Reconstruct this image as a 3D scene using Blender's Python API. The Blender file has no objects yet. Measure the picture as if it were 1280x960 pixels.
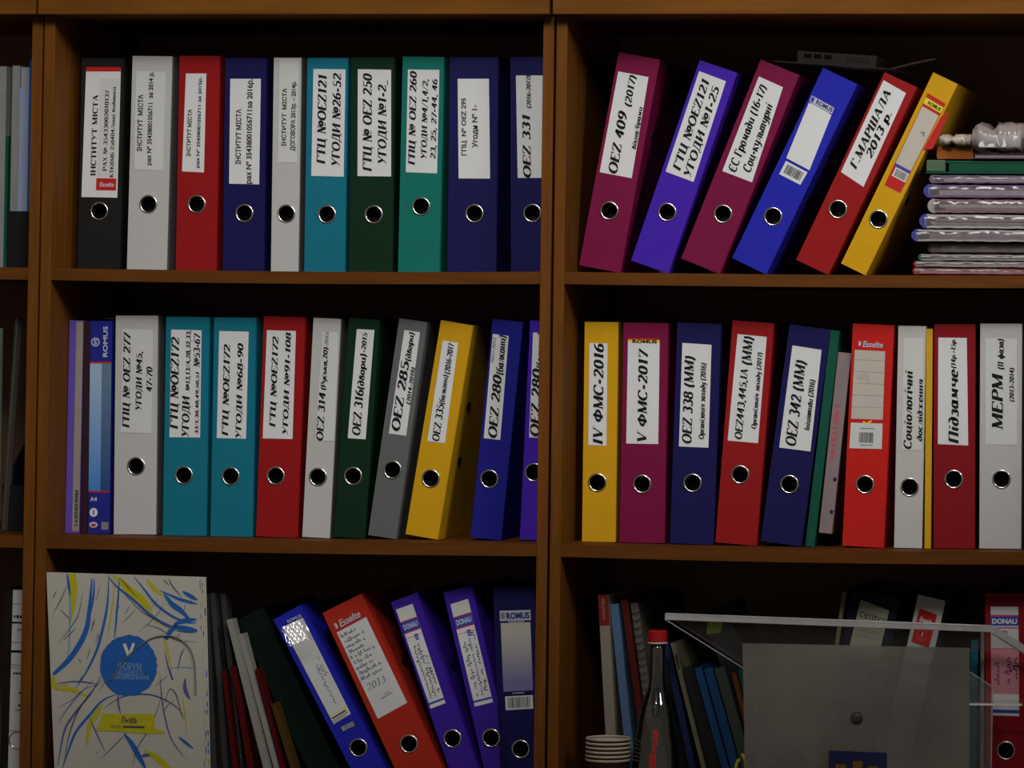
import bpy, bmesh, math, random
from mathutils import Vector, Matrix

# ------------------------------------------------------------------ camera, light, exposure
SC = bpy.context.scene
COL = SC.collection
SCALE = .001185                       # metres per photo pixel on the front plane of the bookcase
DIST = 6.0
F = DIST / SCALE                      # focal length in photo pixels (1280 wide)
YAW, PITCH, ROLL = 0.12241661570308329, 0.03807259560755951, 0.009390521288644706
CX, CZ = 1.3317104316631323, 1.5257752562818991
PPX, PPY = 1178.4409448351187, 221.28872815492966
W = .8016294                          # width of one bookcase unit
Z1, Z2 = 1.6103813, 1.2               # tops of the two visible shelves
Z3 = .797                             # top of the shelf under the bottom row

_f = Vector((-math.sin(YAW) * math.cos(PITCH), math.cos(YAW) * math.cos(PITCH), math.sin(PITCH)))
_r0 = Vector((math.cos(YAW), math.sin(YAW), 0))
_d0 = _f.cross(_r0)
CR = math.cos(ROLL) * _r0 - math.sin(ROLL) * _d0
CD = _f.cross(CR)
CF = _f
CAM = Vector((CX, -DIST, CZ))

cam = bpy.data.cameras.new('camera')
co = bpy.data.objects.new('camera', cam)
COL.objects.link(co)
m = Matrix((CR, -CD, -CF)).transposed().to_4x4()
m.translation = CAM
co.matrix_world = m
cam.sensor_width = 36
cam.lens = F / 1280 * 36
cam.shift_x = (640 - PPX) / 1280
cam.shift_y = (PPY - 480) / 1280
cam.clip_end = 50
SC.camera = co


def at(px, py, Y=0.0):
    """point of the place seen at a photo pixel, on the vertical plane Y metres behind the bookcase front"""
    v = CF + CR * ((px - PPX) / F) + CD * ((py - PPY) / F)
    return CAM + v * ((Y - CAM.y) / v.y)


def px_of(P):
    v = P - CAM
    k = v.dot(CF)
    return PPX + F * v.dot(CR) / k, PPY + F * v.dot(CD) / k


SC.view_settings.view_transform = 'Standard'
SC.view_settings.look = 'None'
SC.view_settings.exposure = 0
SC.view_settings.gamma = 1
SC.view_settings.use_curve_mapping = False
wd = bpy.data.worlds.new('room'); SC.world = wd; wd.use_nodes = True
wd.node_tree.nodes['Background'].inputs[0].default_value = (1, .92, .83, 1)
wd.node_tree.nodes['Background'].inputs[1].default_value = .13

T0 = at(700, 480, 0)


def ceiling_or_fill_spot(el, az, dist, energy, soft, half=55, blend=.10):
    """ceiling key or added fill; cone edge made up to darken the bottom row"""
    el, az, half = math.radians(el), math.radians(az), math.radians(half)
    lp = T0 + dist * Vector((math.sin(az) * math.cos(el), -math.cos(az) * math.cos(el), math.sin(el)))
    low = (at(660, 1004, 0.03) - lp).normalized()
    side = low.cross(Vector((0, 0, 1))).normalized()
    axis = Matrix.Rotation(half, 3, side) @ low
    ld = bpy.data.lights.new('ceiling_or_fill_spot', 'SPOT')
    ld.energy = energy; ld.color = (1, .975, .93)
    ld.spot_size = 2 * half; ld.spot_blend = blend; ld.shadow_soft_size = soft
    lo = bpy.data.objects.new('ceiling_or_fill_spot', ld); COL.objects.link(lo)
    lo.location = lp
    lo.rotation_euler = axis.to_track_quat('-Z', 'Y').to_euler()


ceiling_or_fill_spot(34, 7, 3.4, 205, .40)
ceiling_or_fill_spot(28, 50, 3.6, 135, .40)  # added fill from the right to brighten the files' side covers

# ------------------------------------------------------------------ materials
MATS = {}


def mat(name, col, rough=.55, metal=0.0, var=0.0, scale=40.0, spec=.14, alpha=1.0, bump=0.0, coat=0.0, speck=0.0, spk_col=(.1, .1, .1)):
    if name in MATS:
        return MATS[name]
    M = bpy.data.materials.new(name); M.use_nodes = True
    nt = M.node_tree; b = nt.nodes['Principled BSDF']
    b.inputs['Base Color'].default_value = (*col, 1)
    b.inputs['Roughness'].default_value = rough
    b.inputs['Metallic'].default_value = metal
    b.inputs['Specular IOR Level'].default_value = spec
    b.inputs['Coat Weight'].default_value = coat
    b.inputs['Coat Roughness'].default_value = .12
    if var or bump or speck:
        tc = nt.nodes.new('ShaderNodeTexCoord')
        n = nt.nodes.new('ShaderNodeTexNoise'); n.inputs['Scale'].default_value = scale; n.inputs['Detail'].default_value = 4
        nt.links.new(tc.outputs['Object'], n.inputs['Vector'])
        src = None
        if var:
            mx = nt.nodes.new('ShaderNodeMix'); mx.data_type = 'RGBA'
            mx.inputs[6].default_value = (*[c * (1 - var) for c in col], 1)
            mx.inputs[7].default_value = (*[min(1, c * (1 + var)) for c in col], 1)
            nt.links.new(n.outputs['Fac'], mx.inputs[0]); src = mx.outputs[2]
        if speck:
            n2 = nt.nodes.new('ShaderNodeTexNoise'); n2.inputs['Scale'].default_value = 420; n2.inputs['Detail'].default_value = 2
            nt.links.new(tc.outputs['Object'], n2.inputs['Vector'])
            rp = nt.nodes.new('ShaderNodeValToRGB')
            rp.color_ramp.elements[0].position = .55; rp.color_ramp.elements[0].color = (0, 0, 0, 1)
            rp.color_ramp.elements[1].position = .72; rp.color_ramp.elements[1].color = (speck, speck, speck, 1)
            nt.links.new(n2.outputs['Fac'], rp.inputs[0])
            m2 = nt.nodes.new('ShaderNodeMix'); m2.data_type = 'RGBA'
            m2.inputs[6].default_value = (*col, 1); m2.inputs[7].default_value = (*spk_col, 1)
            if src: nt.links.new(src, m2.inputs[6])
            nt.links.new(rp.outputs[0], m2.inputs[0]); src = m2.outputs[2]
        if src: nt.links.new(src, b.inputs['Base Color'])
        if bump:
            bp = nt.nodes.new('ShaderNodeBump'); bp.inputs['Strength'].default_value = bump; bp.inputs['Distance'].default_value = .002
            nt.links.new(n.outputs['Fac'], bp.inputs['Height']); nt.links.new(bp.outputs[0], b.inputs['Normal'])
    if alpha < 1:
        out = nt.nodes['Material Output']
        tr = nt.nodes.new('ShaderNodeBsdfTransparent'); mxs = nt.nodes.new('ShaderNodeMixShader')
        mxs.inputs[0].default_value = alpha
        nt.links.new(tr.outputs[0], mxs.inputs[1]); nt.links.new(b.outputs[0], mxs.inputs[2]); nt.links.new(mxs.outputs[0], out.inputs[0])
    MATS[name] = M
    return M


def wood(name, col, axis_scale):
    M = bpy.data.materials.new(name); M.use_nodes = True
    nt = M.node_tree; b = nt.nodes['Principled BSDF']
    tc = nt.nodes.new('ShaderNodeTexCoord'); mp = nt.nodes.new('ShaderNodeMapping')
    mp.inputs['Scale'].default_value = axis_scale
    n = nt.nodes.new('ShaderNodeTexNoise'); n.inputs['Scale'].default_value = 9; n.inputs['Detail'].default_value = 6; n.inputs['Distortion'].default_value = .6
    rp = nt.nodes.new('ShaderNodeValToRGB')
    e = rp.color_ramp.elements
    e[0].position = .3; e[0].color = (*[c * .8 for c in col], 1)
    e[1].position = .7; e[1].color = (*[c * 1.2 for c in col], 1)
    nt.links.new(tc.outputs['Object'], mp.inputs[0]); nt.links.new(mp.outputs[0], n.inputs['Vector'])
    nt.links.new(n.outputs['Fac'], rp.inputs[0]); nt.links.new(rp.outputs[0], b.inputs['Base Color'])
    b.inputs['Roughness'].default_value = .6; b.inputs['Specular IOR Level'].default_value = .1
    MATS[name] = M
    return M


WOOD_V = wood('wood_upright', (.135, .047, .0055), (9, 9, .7))
WOOD_H = wood('wood_shelf', (.112, .036, .005), (.7, 9, 9))
WOOD_T = wood('wood_top', (.145, .052, .0055), (.7, 9, 9))
BACK = mat('back_board', (.22, .13, .09), .8)

cmat = {
    'black': mat('black_cover', (.013,.013,.013), .6, var=.15),
    'white': mat('white_cover', (.50, .50, .50), .6, speck=.35, spk_col=(.34, .34, .34)),
    'white2': mat('plain_white_cover', (.53, .53, .51), .6, var=.05),
    'red': mat('red_cover', (.30, .008, .010), .6, var=.08),
    'bright_red': mat('bright_red_cover', (.55, .015, .011), .6, var=.06),
    'orange_red': mat('orange_red_cover', (.42, .026, .012), .6, var=.06),
    'crimson': mat('crimson_cover', (.24, .006, .011), .6, var=.08),
    'navy': mat('navy_cover', (.0095, .008, .082), .6, var=.08),
    'teal': mat('teal_cover', (.007, .165, .245), .6, var=.08),
    'green': mat('dark_green_cover', (.003, .026, .010), .6, var=.1),
    'seagreen': mat('sea_green_cover', (.006, .165, .135), .6, var=.08),
    'magenta': mat('magenta_cover', (.185, .005, .052), .6, var=.08),
    'purple': mat('purple_cover', (.058, .014, .42), .6, var=.08),
    'violet': mat('violet_cover', (.048, .014, .33), .6, var=.08),
    'blue': mat('blue_cover', (.016, .020, .42), .6, var=.08),
    'royal': mat('royal_blue_cover', (.012, .012, .24), .6, var=.08),
    'yellow': mat('yellow_cover', (.60, .325, .006), .6, var=.06),
    'grey': mat('grey_cover', (.125, .13, .135), .6, var=.08),
}
PAPER = mat('paper', (.70, .71, .73), .5, var=.03, scale=25, spec=.2)
GLOSSY = mat('glossy_paper', (.66, .67, .68), .16, var=.03, scale=25, spec=.6, bump=.15)
FAINT = mat('faint_paper', (.62, .63, .62), .4, var=.03, scale=25)
DULL = mat('dull_paper', (.52, .48, .42), .5, var=.05)
INK = mat('ink', (.012, .012, .014), .6)
GREY_INK = mat('grey_ink', (.22, .22, .23), .6)
PEN = mat('pen_ink', (.025, .03, .07), .6)
PALE_PEN = mat('pale_pen', (.22, .24, .30), .6)
RED_P = mat('red_print', (.5, .02, .02), .5)
PINK_P = mat('pink_print', (.60, .07, .10), .5)
BLUE_P = mat('blue_print', (.03, .07, .42), .5)
NAVY_P = mat('navy_print', (.02, .025, .14), .5)
YEL_P = mat('yellow_print', (.72, .66, .05), .5)
LIGHT_P = mat('light_print', (.5, .52, .62), .5)
CREAM = mat('page_edges', (.55, .51, .44), .7, var=.1, scale=200)
CHROME = mat('chrome', (.75, .74, .72), .22, metal=1)
DARK = mat('hole_dark', (.008, .008, .008), .5)
SLOT = mat('slot_plastic', (.006, .006, .006), .6)

# ------------------------------------------------------------------ mesh helpers
REST = .0


def tag(o, label, cat, group=None):
    o['label'] = label; o['category'] = cat
    if group: o['group'] = group
    return o


def empty(name, loc, rot=(0, 0, 0)):
    o = bpy.data.objects.new(name, None); COL.objects.link(o)
    o.empty_display_size = .02
    o.location = loc; o.rotation_euler = rot
    return o


class MB:
    def __init__(s):
        s.v = []; s.f = []; s.mi = []; s.mats = []

    def mid(s, m):
        if m not in s.mats: s.mats.append(m)
        return s.mats.index(m)

    def poly(s, pts, m):
        k = len(s.v); s.v += [tuple(p) for p in pts]
        s.f.append(tuple(range(k, k + len(pts)))); s.mi.append(s.mid(m))

    def hexa(s, a, b, m):
        """8 corners: a = 4 bottom/front loop, b = 4 opposite loop"""
        k = len(s.v); s.v += [tuple(p) for p in a] + [tuple(p) for p in b]
        i = s.mid(m)
        for q in ((3, 2, 1, 0), (4, 5, 6, 7), (0, 1, 5, 4), (1, 2, 6, 5), (2, 3, 7, 6), (3, 0, 4, 7)):
            s.f.append(tuple(k + j for j in q)); s.mi.append(i)

    def box(s, lo, hi, m):
        (x0, y0, z0), (x1, y1, z1) = lo, hi
        s.hexa([(x0, y0, z0), (x1, y0, z0), (x1, y1, z0), (x0, y1, z0)], [(x0, y0, z1), (x1, y0, z1), (x1, y1, z1), (x0, y1, z1)], m)

    def loop_strip(s, loops, m, closed=True, caps=True):
        k = len(s.v); n = len(loops[0]); i = s.mid(m)
        for L in loops: s.v += [tuple(p) for p in L]
        for a in range(len(loops) - 1):
            for j in range(n if closed else n - 1):
                q = (j + 1) % n
                s.f.append((k + a * n + j, k + a * n + q, k + (a + 1) * n + q, k + (a + 1) * n + j)); s.mi.append(i)
        if caps and closed:
            s.f.append(tuple(k + j for j in reversed(range(n)))); s.mi.append(i)
            s.f.append(tuple(k + (len(loops) - 1) * n + j for j in range(n))); s.mi.append(i)

    def lathe(s, prof, c, m, n=32, caps=True):
        s.loop_strip([[(c[0] + r * math.cos(2 * math.pi * j / n), c[1] + r * math.sin(2 * math.pi * j / n), c[2] + z) for j in range(n)] for r, z in prof], m, True, caps)

    def tube(s, pts, r, m, n=8):
        pts = [Vector(p) for p in pts]; loops = []
        up = Vector((0, 1, 0))
        for i, p in enumerate(pts):
            d = (pts[min(i + 1, len(pts) - 1)] - pts[max(i - 1, 0)]).normalized()
            a = d.cross(up)
            if a.length < 1e-3: a = d.cross(Vector((1, 0, 0)))
            a.normalize(); b = d.cross(a)
            loops.append([p + r * (math.cos(2 * math.pi * j / n) * a + math.sin(2 * math.pi * j / n) * b) for j in range(n)])
        s.loop_strip(loops, m)

    def build(s, name, parent=None, smooth=False, bevel=0.0, loc=None):
        me = bpy.data.meshes.new(name); me.from_pydata(s.v, [], s.f)
        for mm in s.mats: me.materials.append(mm)
        me.polygons.foreach_set('material_index', s.mi)
        if smooth: me.polygons.foreach_set('use_smooth', [True] * len(s.f))
        me.update()
        o = bpy.data.objects.new(name, me); COL.objects.link(o)
        if parent: o.parent = parent
        if loc is not None: o.location = loc
        if bevel:
            bm = bmesh.new(); bm.from_mesh(me); bmesh.ops.recalc_face_normals(bm, faces=bm.faces); bm.to_mesh(me); bm.free()
            md = o.modifiers.new('b', 'BEVEL'); md.width = bevel; md.segments = 2; md.limit_method = 'ANGLE'; md.angle_limit = 1
        return o


# ------------------------------------------------------------------ lettering
GL = {}
for _l in '''
О .82;a.41,.5,.33,.47,0,360
E .68;.14,0 .14,1;!.14,.97 .6,.97;!.14,.52 .46,.52;!.14,.03 .62,.03;~.6,.97 .6,.76;~.62,.03 .62,.26
Z .66;!.08,.97 .58,.97;!.56,.97 .08,.03;!.06,.03 .6,.03;~.08,.97 .08,.76;~.6,.03 .6,.26
Г .6;.14,0 .14,1;!.14,.97 .56,.97;~.56,.97 .56,.73
Т .7;.35,0 .35,.97;!.05,.97 .65,.97;~.05,.97 .05,.74;~.65,.97 .65,.74
Ц .82;.14,.03 .14,1;.62,.03 .62,1;!.14,.03 .76,.03;~.76,.03 .76,-.24
Щ 1.1;.14,.03 .14,1;.52,.03 .52,1;.9,.03 .9,1;!.14,.03 1.02,.03;~1.02,.03 1.02,-.24
П .8;.14,0 .14,.97;.64,0 .64,.97;!.06,.97 .72,.97
У .72;^.1,1 .38,.4;~.64,1 .38,.4 .27,.12 .1,.04
Д .8;!.58,.03 .58,.97;!.28,.97 .58,.97;~.28,.97 .22,.4 .12,.03;!.04,.03 .74,.03;~.05,.03 .05,-.22;~.73,.03 .73,-.22
И .82;.14,0 .14,1;.66,0 .66,1;~.14,.06 .66,.94
Н .82;.14,0 .14,1;.66,0 .66,1;!.14,.5 .66,.5
№ 1.12;~.12,0 .12,1;!.12,.97 .54,.03;~.54,0 .54,1;a.86,.58,.15,.26,0,360;!.7,.1 1.02,.1
С .74;a.4,.5,.33,.47,45,315;~.66,.95 .66,.7
М .95;~.14,0 .14,1;!.14,.97 .46,.05;~.46,.05 .78,.97;.8,0 .8,1
А .8;_~.08,0 .4,1;_.4,1 .68,0;!.2,.34 .58,.34
Р .66;.14,0 .14,1;!.14,.97 .36,.97 a.36,.73,.24,.24,90,-90 .14,.49
Х .76;.1,1 .64,0;~.64,1 .1,0
К .76;.14,0 .14,1;~.14,.45 .6,1;_.3,.6 .66,0
В .7;.14,0 .14,1;!.14,.97 .34,.97 a.34,.745,.22,.225,90,-90 .14,.52;!.34,.52 a.36,.275,.25,.245,90,-90 .14,.03
Б .68;.14,0 .14,1;!.14,.97 .58,.97;~.58,.97 .58,.74;!.14,.54 .34,.54 a.36,.285,.24,.255,90,-90 .14,.03
Ш 1.06;.14,0 .14,1;.52,0 .52,1;.9,0 .9,1;!.14,.03 .9,.03
Л .78;~.1,.03 .2,.2 .3,.97;!.28,.97 .62,.97;.62,0 .62,.97
Ф .9;.45,0 .45,1;a.45,.5,.35,.3,0,360
І .36;.18,0 .18,1
I .36;.18,0 .18,1
V .78;^.1,1 .4,.02;^~.68,1 .4,.02
Є .74;a.4,.5,.33,.47,45,315;!.16,.5 .5,.5
0 .62;a.31,.5,.22,.47,0,360
1 .5;.28,0 .28,1;~.28,.98 .1,.82
2 .62;!a.3,.71,.2,.26,165,-35 .08,.05;!.08,.05 .56,.05;~.56,.05 .56,.24
3 .6;!a.28,.74,.19,.23,150,-90;!a.28,.27,.22,.25,90,-150
4 .64;!.42,.98 .06,.3;!.06,.3 .6,.3;_.43,0 .43,.98
5 .6;!.14,.94 .52,.94;~.14,.94 .12,.5;!a.28,.31,.22,.28,125,-150
6 .62;!a.52,.42,.43,.55,95,180;a.31,.3,.21,.27,0,360
7 .58;!.06,.95 .54,.95 .22,0;~.06,.95 .06,.74
8 .62;a.31,.74,.18,.22,0,360;a.31,.27,.23,.25,0,360
9 .62;a.31,.7,.21,.27,0,360;!a.1,.58,.43,.55,-85,0
( .36;!a.42,.4,.3,.68,125,235
) .36;!a-.06,.4,.3,.68,55,-55
- .42;=.06,.36 .36,.36
– .6;=.04,.36 .56,.36
, .26;!.15,.1 .09,-.16
. .26;=.12,.02 .12,.12
: .26;=.12,.02 .12,.12;=.12,.5 .12,.6
/ .42;~.02,-.1 .4,1.05
_ .5;!0,-.15 .5,-.15
а .6;a.26,.33,.18,.31,0,360;!.46,.66 .46,.12 .58,.02
б .6;a.3,.31,.21,.29,0,360;!.09,.36 .12,.75 .3,.92 .5,1
в .56;a.28,.2,.2,.18,0,360;a.26,.58,.13,.2,0,360
г .46;.14,0 .14,.66;!.14,.62 .42,.62
д .6;a.28,.31,.19,.29,0,360;!.48,.34 .46,.7 .3,.95 .1,.98
е .56;!.1,.36 .46,.36 a.28,.33,.19,.31,5,320
є .54;a.3,.33,.2,.31,45,315;!.16,.34 .38,.34
ж .9;.45,0 .45,.66;~.08,.66 .45,.34 .08,0;~.82,.66 .45,.34 .82,0
з .52;!a.24,.48,.15,.17,150,-90;!a.24,.17,.18,.16,90,-150
и .66;!.12,.66 .12,.16 .26,.02 .5,.2;!.52,.66 .52,.1 .62,.02
і .32;!.14,.66 .14,.1 .24,.02;=.17,.84 .17,.95
й .66;!.12,.66 .12,.16 .26,.02 .5,.2;!.52,.66 .52,.1 .62,.02;!.2,.9 .32,.8 .46,.9
к .6;.12,0 .12,.66;~.12,.32 .5,.66;_.24,.42 .54,0
л .62;~.06,.05 .16,.1 .26,.64;!.24,.64 .5,.64;!.5,.66 .5,.1 .6,.02
м .8;~.06,.05 .16,.1 .2,.66;!.2,.66 .38,.1;~.38,.1 .6,.66;!.6,.66 .6,.1 .7,.02
н .66;.12,0 .12,.66;.5,0 .5,.66;!.12,.34 .5,.34
о .58;a.28,.33,.2,.31,0,360
п .66;.12,0 .12,.66;!.12,.5 .3,.66 .46,.62 .5,.5 .5,.08 .6,.02
р .62;.12,-.28 .12,.66;a.34,.33,.19,.3,0,360
с .52;a.28,.33,.2,.31,50,310
т .86;.1,0 .1,.66;!.1,.5 .26,.66 .4,.56 .4,0;!.4,.5 .58,.66 .7,.56 .7,.08 .8,.02
у .6;!.1,.66 .12,.3 .24,.08 .46,.3;!.5,.66 .48,.0 .34,-.26 .1,-.24
ф .8;.4,-.28 .4,.95;a.4,.33,.28,.3,0,360
х .6;.1,.66 .5,0;~.5,.66 .1,0
ц .68;!.12,.66 .12,.16 .26,.02 .5,.2;!.52,.66 .52,.04;~.52,.04 .62,.04 .62,-.2
ч .62;!.1,.66 .12,.34 .3,.26 .48,.36;!.5,.66 .5,0
ш .9;!.1,.66 .1,.1 .24,.02 .4,.1;!.42,.66 .42,.1 .56,.02 .72,.1;!.74,.66 .74,.1 .84,.02
ь .54;!.12,.66 .12,.02;!.12,.36 .28,.36 a.28,.19,.17,.17,90,-90 .12,.02
ю .86;.1,0 .1,.66;!.1,.34 .3,.34;a.54,.33,.22,.31,0,360
я .6;!.48,.66 .48,0;!.48,.64 .3,.64 a.28,.48,.16,.16,90,270 .48,.32;~.3,.32 .08,.02
a .6;a.26,.33,.18,.31,0,360;!.46,.66 .46,.12 .58,.02
p .62;.12,-.28 .12,.66;a.34,.33,.19,.3,0,360
'''.strip().split('\n'):
    _c, _b = _l.split(' ', 1)
    _w, *_s = _b.split(';')
    GL[_c] = (float(_w), _s)
for _a, _b in (('O', 'О'), ('Е', 'E'), ('A', 'А'), ('M', 'М'), ('C', 'С')):
    GL[_a] = GL[_b]


def stroke_pts(s):
    pts = []
    for t in s.split():
        if t[0] == 'a':
            cx, cy, rx, ry, a0, a1 = map(float, t[1:].split(','))
            n = max(4, int(abs(a1 - a0) / 18))
            for i in range(n + 1):
                a = math.radians(a0 + (a1 - a0) * i / n)
                pts.append((cx + rx * math.cos(a), cy + ry * math.sin(a)))
        else:
            pts.append(tuple(map(float, t.split(','))))
    return pts


def serif_polys(text, bold=1.0, slant=.22):
    """slab-serif lettering: polygons with the baseline at 0 and the cap height at 1, scaled to 0..1 along the line"""
    thick, thin = .155 * bold, .06 * bold
    out = []; x = 0.0
    for ch in text:
        if ch == ' ':
            x += .36; continue
        if ch not in GL:
            x += .4; continue
        w, ss = GL[ch]
        for s in ss:
            fl = ''
            while s[0] in '!~^_=':
                fl += s[0]; s = s[1:]
            P = stroke_pts(s)

            def half(a, b):
                L = math.hypot(b[0] - a[0], b[1] - a[1]) or 1
                k = abs(b[1] - a[1]) / L
                if '=' in fl: return thick * .55
                return (thin if '~' in fl else thin + (thick - thin) * k) / 2
            n = len(P)
            Ls, Rs = [], []
            for i in range(n):
                a = P[max(0, i - 1)]; b = P[min(n - 1, i + 1)]
                if n > 6 and P[0] == P[-1] or (math.dist(P[0], P[-1]) < 1e-6 and n > 3):
                    if i in (0, n - 1): a, b = P[n - 2], P[1]
                L = math.hypot(b[0] - a[0], b[1] - a[1]) or 1
                dx, dy = (b[0] - a[0]) / L, (b[1] - a[1]) / L
                h = half(a, b)
                Ls.append((P[i][0] - dy * h, P[i][1] + dx * h)); Rs.append((P[i][0] + dy * h, P[i][1] - dx * h))
            for i in range(n - 1):
                out.append([(x + px, py) for px, py in (Ls[i], Ls[i + 1], Rs[i + 1], Rs[i])])
            if '!' not in fl and '=' not in fl and not ('~' in fl and '_' not in fl and '^' not in fl and min(abs(P[0][0] - P[-1][0]), 1) < .01 and abs(P[0][1] - P[-1][1]) < .3) and s[0] != 'a':
                for e, q in ((P[0], P[1]), (P[-1], P[-2])):
                    if abs(e[1] - q[1]) < abs(e[0] - q[0]) * .7: continue
                    if '_' in fl and e[1] > .1: continue
                    if '^' in fl and e[1] < .6: continue
                    if min(abs(e[1] - t) for t in (0, 1, .66, -.28, .97, .95, .98)) > .012: continue
                    y0 = e[1] if e[1] < .3 else e[1] - .055
                    out.append([(x + e[0] - .125, y0), (x + e[0] + .125, y0), (x + e[0] + .125, y0 + .055), (x + e[0] - .125, y0 + .055)])
        x += w + .05
    out = [[(px + slant * py, py) for px, py in p] for p in out]
    x0 = min(p[0] for q in out for p in q); x1 = max(p[0] for q in out for p in q)
    return [[((px - x0) / (x1 - x0), py) for px, py in q] for q in out]


_sans = {}


def sans_polys(text, bold=.027, slant=0.0):
    key = (text, bold, slant)
    if key in _sans: return _sans[key]
    text = text.replace('№', 'Nº')

    def conv(t):
        cu = bpy.data.curves.new('t', 'FONT'); cu.body = t; cu.resolution_u = 3; cu.offset = bold; cu.shear = slant
        o = bpy.data.objects.new('t', cu); COL.objects.link(o)
        me = bpy.data.meshes.new_from_object(o.evaluated_get(bpy.context.evaluated_depsgraph_get()))
        r = [[tuple(me.vertices[i].co[:2]) for i in p.vertices] for p in me.polygons]
        bpy.data.objects.remove(o); bpy.data.curves.remove(cu); bpy.data.meshes.remove(me)
        return r
    cap = max(p[1] for q in conv('H') for p in q)
    P = conv(text)
    x0 = min(p[0] for q in P for p in q); x1 = max(p[0] for q in P for p in q)
    _sans[key] = [[((px - x0) / (x1 - x0), py / cap) for px, py in q] for q in P]
    return _sans[key]


def scribble_polys(seed, n=9, w=.13):
    """joined-up handwriting in the unit box"""
    R = random.Random(seed); pts = []
    x = 0
    for i in range(n):
        h = R.choice((.35, .45, .5, .55, .95, .9))
        low_ = -.35 if R.random() < .15 else 0
        pts += [(x, .05), (x + .12 + .1 * R.random(), h), (x + .3 + .12 * R.random(), h * R.uniform(.6, 1)), (x + .35 * R.uniform(.8, 1.2), .08 + low_), (x + .55, .12)]
        x += R.uniform(.5, .7)
        if R.random() < .18:
            x += .45; pts.append(None)
    mx = x
    out = []
    for a, b in zip(pts, pts[1:]):
        if a is None or b is None: continue
        L = math.hypot(b[0] - a[0], b[1] - a[1]) or 1
        nx, ny = -(b[1] - a[1]) / L * w / 2, (b[0] - a[0]) / L * w / 2
        out.append([((a[0] + nx) / mx, a[1] + ny), ((b[0] + nx) / mx, b[1] + ny), ((b[0] - nx) / mx, b[1] - ny), ((a[0] - nx) / mx, a[1] - ny)])
    return out


LIFT = .00035


class Sheet:
    """a printed sheet: a thin slab on a quad (tl, tr, bl, br in some frame) with flat print on its face; n = outward normal"""
    def __init__(s, tl, tr, bl, br, n, paper, thick=.0004):
        s.q = [Vector(p) for p in (tl, tr, bl, br)]; s.n = Vector(n); s.mb = MB(); s.k = 1
        a = [s.q[2], s.q[3], s.q[1], s.q[0]]
        if paper: s.mb.hexa(a, [p + s.n * thick for p in a], paper)
        s.t = thick

    def P(s, u, v, lift=0):
        tl, tr, bl, br = s.q
        return (bl * (1 - u) + br * u) * (1 - v) + (tl * (1 - u) + tr * u) * v + s.n * (s.t + lift)

    def rect(s, u0, u1, v0, v1, m, k=1):
        s.mb.poly([s.P(a, b, LIFT * k * .6) for a, b in ((u0, v0), (u1, v0), (u1, v1), (u0, v1))], m)
        return s

    def poly(s, pts, m, k=1):
        s.mb.poly([s.P(a, b, LIFT * k * .6) for a, b in pts], m)
        return s

    def line(s, pts, w, m, k=1, taper=False):
        """w in u units for the whole band"""
        asp = (s.q[0] - s.q[2]).length / max(1e-6, (s.q[1] - s.q[0]).length)
        N = len(pts)
        L, R_ = [], []
        for i in range(N):
            a, b = pts[max(0, i - 1)], pts[min(N - 1, i + 1)]
            dx, dy = b[0] - a[0], (b[1] - a[1]) * asp
            l = math.hypot(dx, dy) or 1
            ww = w[i] if isinstance(w, (list, tuple)) else w
            if taper: ww *= .15 + .85 * math.sin(math.pi * (i + .5) / N)
            nx, ny = -dy / l * ww / 2, dx / l * ww / 2 / asp
            L.append((pts[i][0] + nx, pts[i][1] + ny)); R_.append((pts[i][0] - nx, pts[i][1] - ny))
        for i in range(N - 1):
            s.poly([L[i], L[i + 1], R_[i + 1], R_[i]], m, k)
        return s

    def text(s, polys, u0, u1, v0, v1, m, up=True, k=2):
        for q in polys:
            if up:
                s.mb.poly([s.P(u1 - (u1 - u0) * t, v0 + (v1 - v0) * a, LIFT * k * .6) for a, t in q], m)
            else:
                s.mb.poly([s.P(u0 + (u1 - u0) * a, v0 + (v1 - v0) * t, LIFT * k * .6) for a, t in q], m)
        return s

    def bars(s, u0, u1, v0, v1, m=None, seed=1, along='u', k=2):
        R = random.Random(seed); x = 0.0
        while x < .97:
            w = R.choice((.015, .02, .035))
            a, b = x, min(1, x + w)
            if along == 'u': s.rect(u0 + (u1 - u0) * a, u0 + (u1 - u0) * b, v0, v1, m or INK, k)
            else: s.rect(u0, u1, v0 + (v1 - v0) * a, v0 + (v1 - v0) * b, m or INK, k)
            x = b + R.choice((.015, .025, .03))
        return s


# ------------------------------------------------------------------ the bookcase
PT = .0165                                 # panel thickness
D = .41
GAP = .0015
ZT = at(640, 17.6, -.032).z                # underside of the top board
ST = .0185
SAG = {(0, 1): .0028, (0, 2): .0017, (1, 1): .0016, (1, 2): .003}
UNIT = {-1: (-2 * W + GAP, -W - GAP), 0: (-W + GAP, -GAP), 1: (GAP + .0012, W)}


def sag(u, k, X):
    x0, x1 = UNIT[u]
    t = max(0, min(1, (X - x0) / (x1 - x0)))
    return SAG.get((u, k), 0) * 4 * t * (1 - t)


def shelf_z(X, k):
    u = -1 if X < -W else (0 if X < 0 else 1)
    return {1: Z1, 2: Z2, 3: Z3}[k] - sag(u, k, X)


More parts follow.
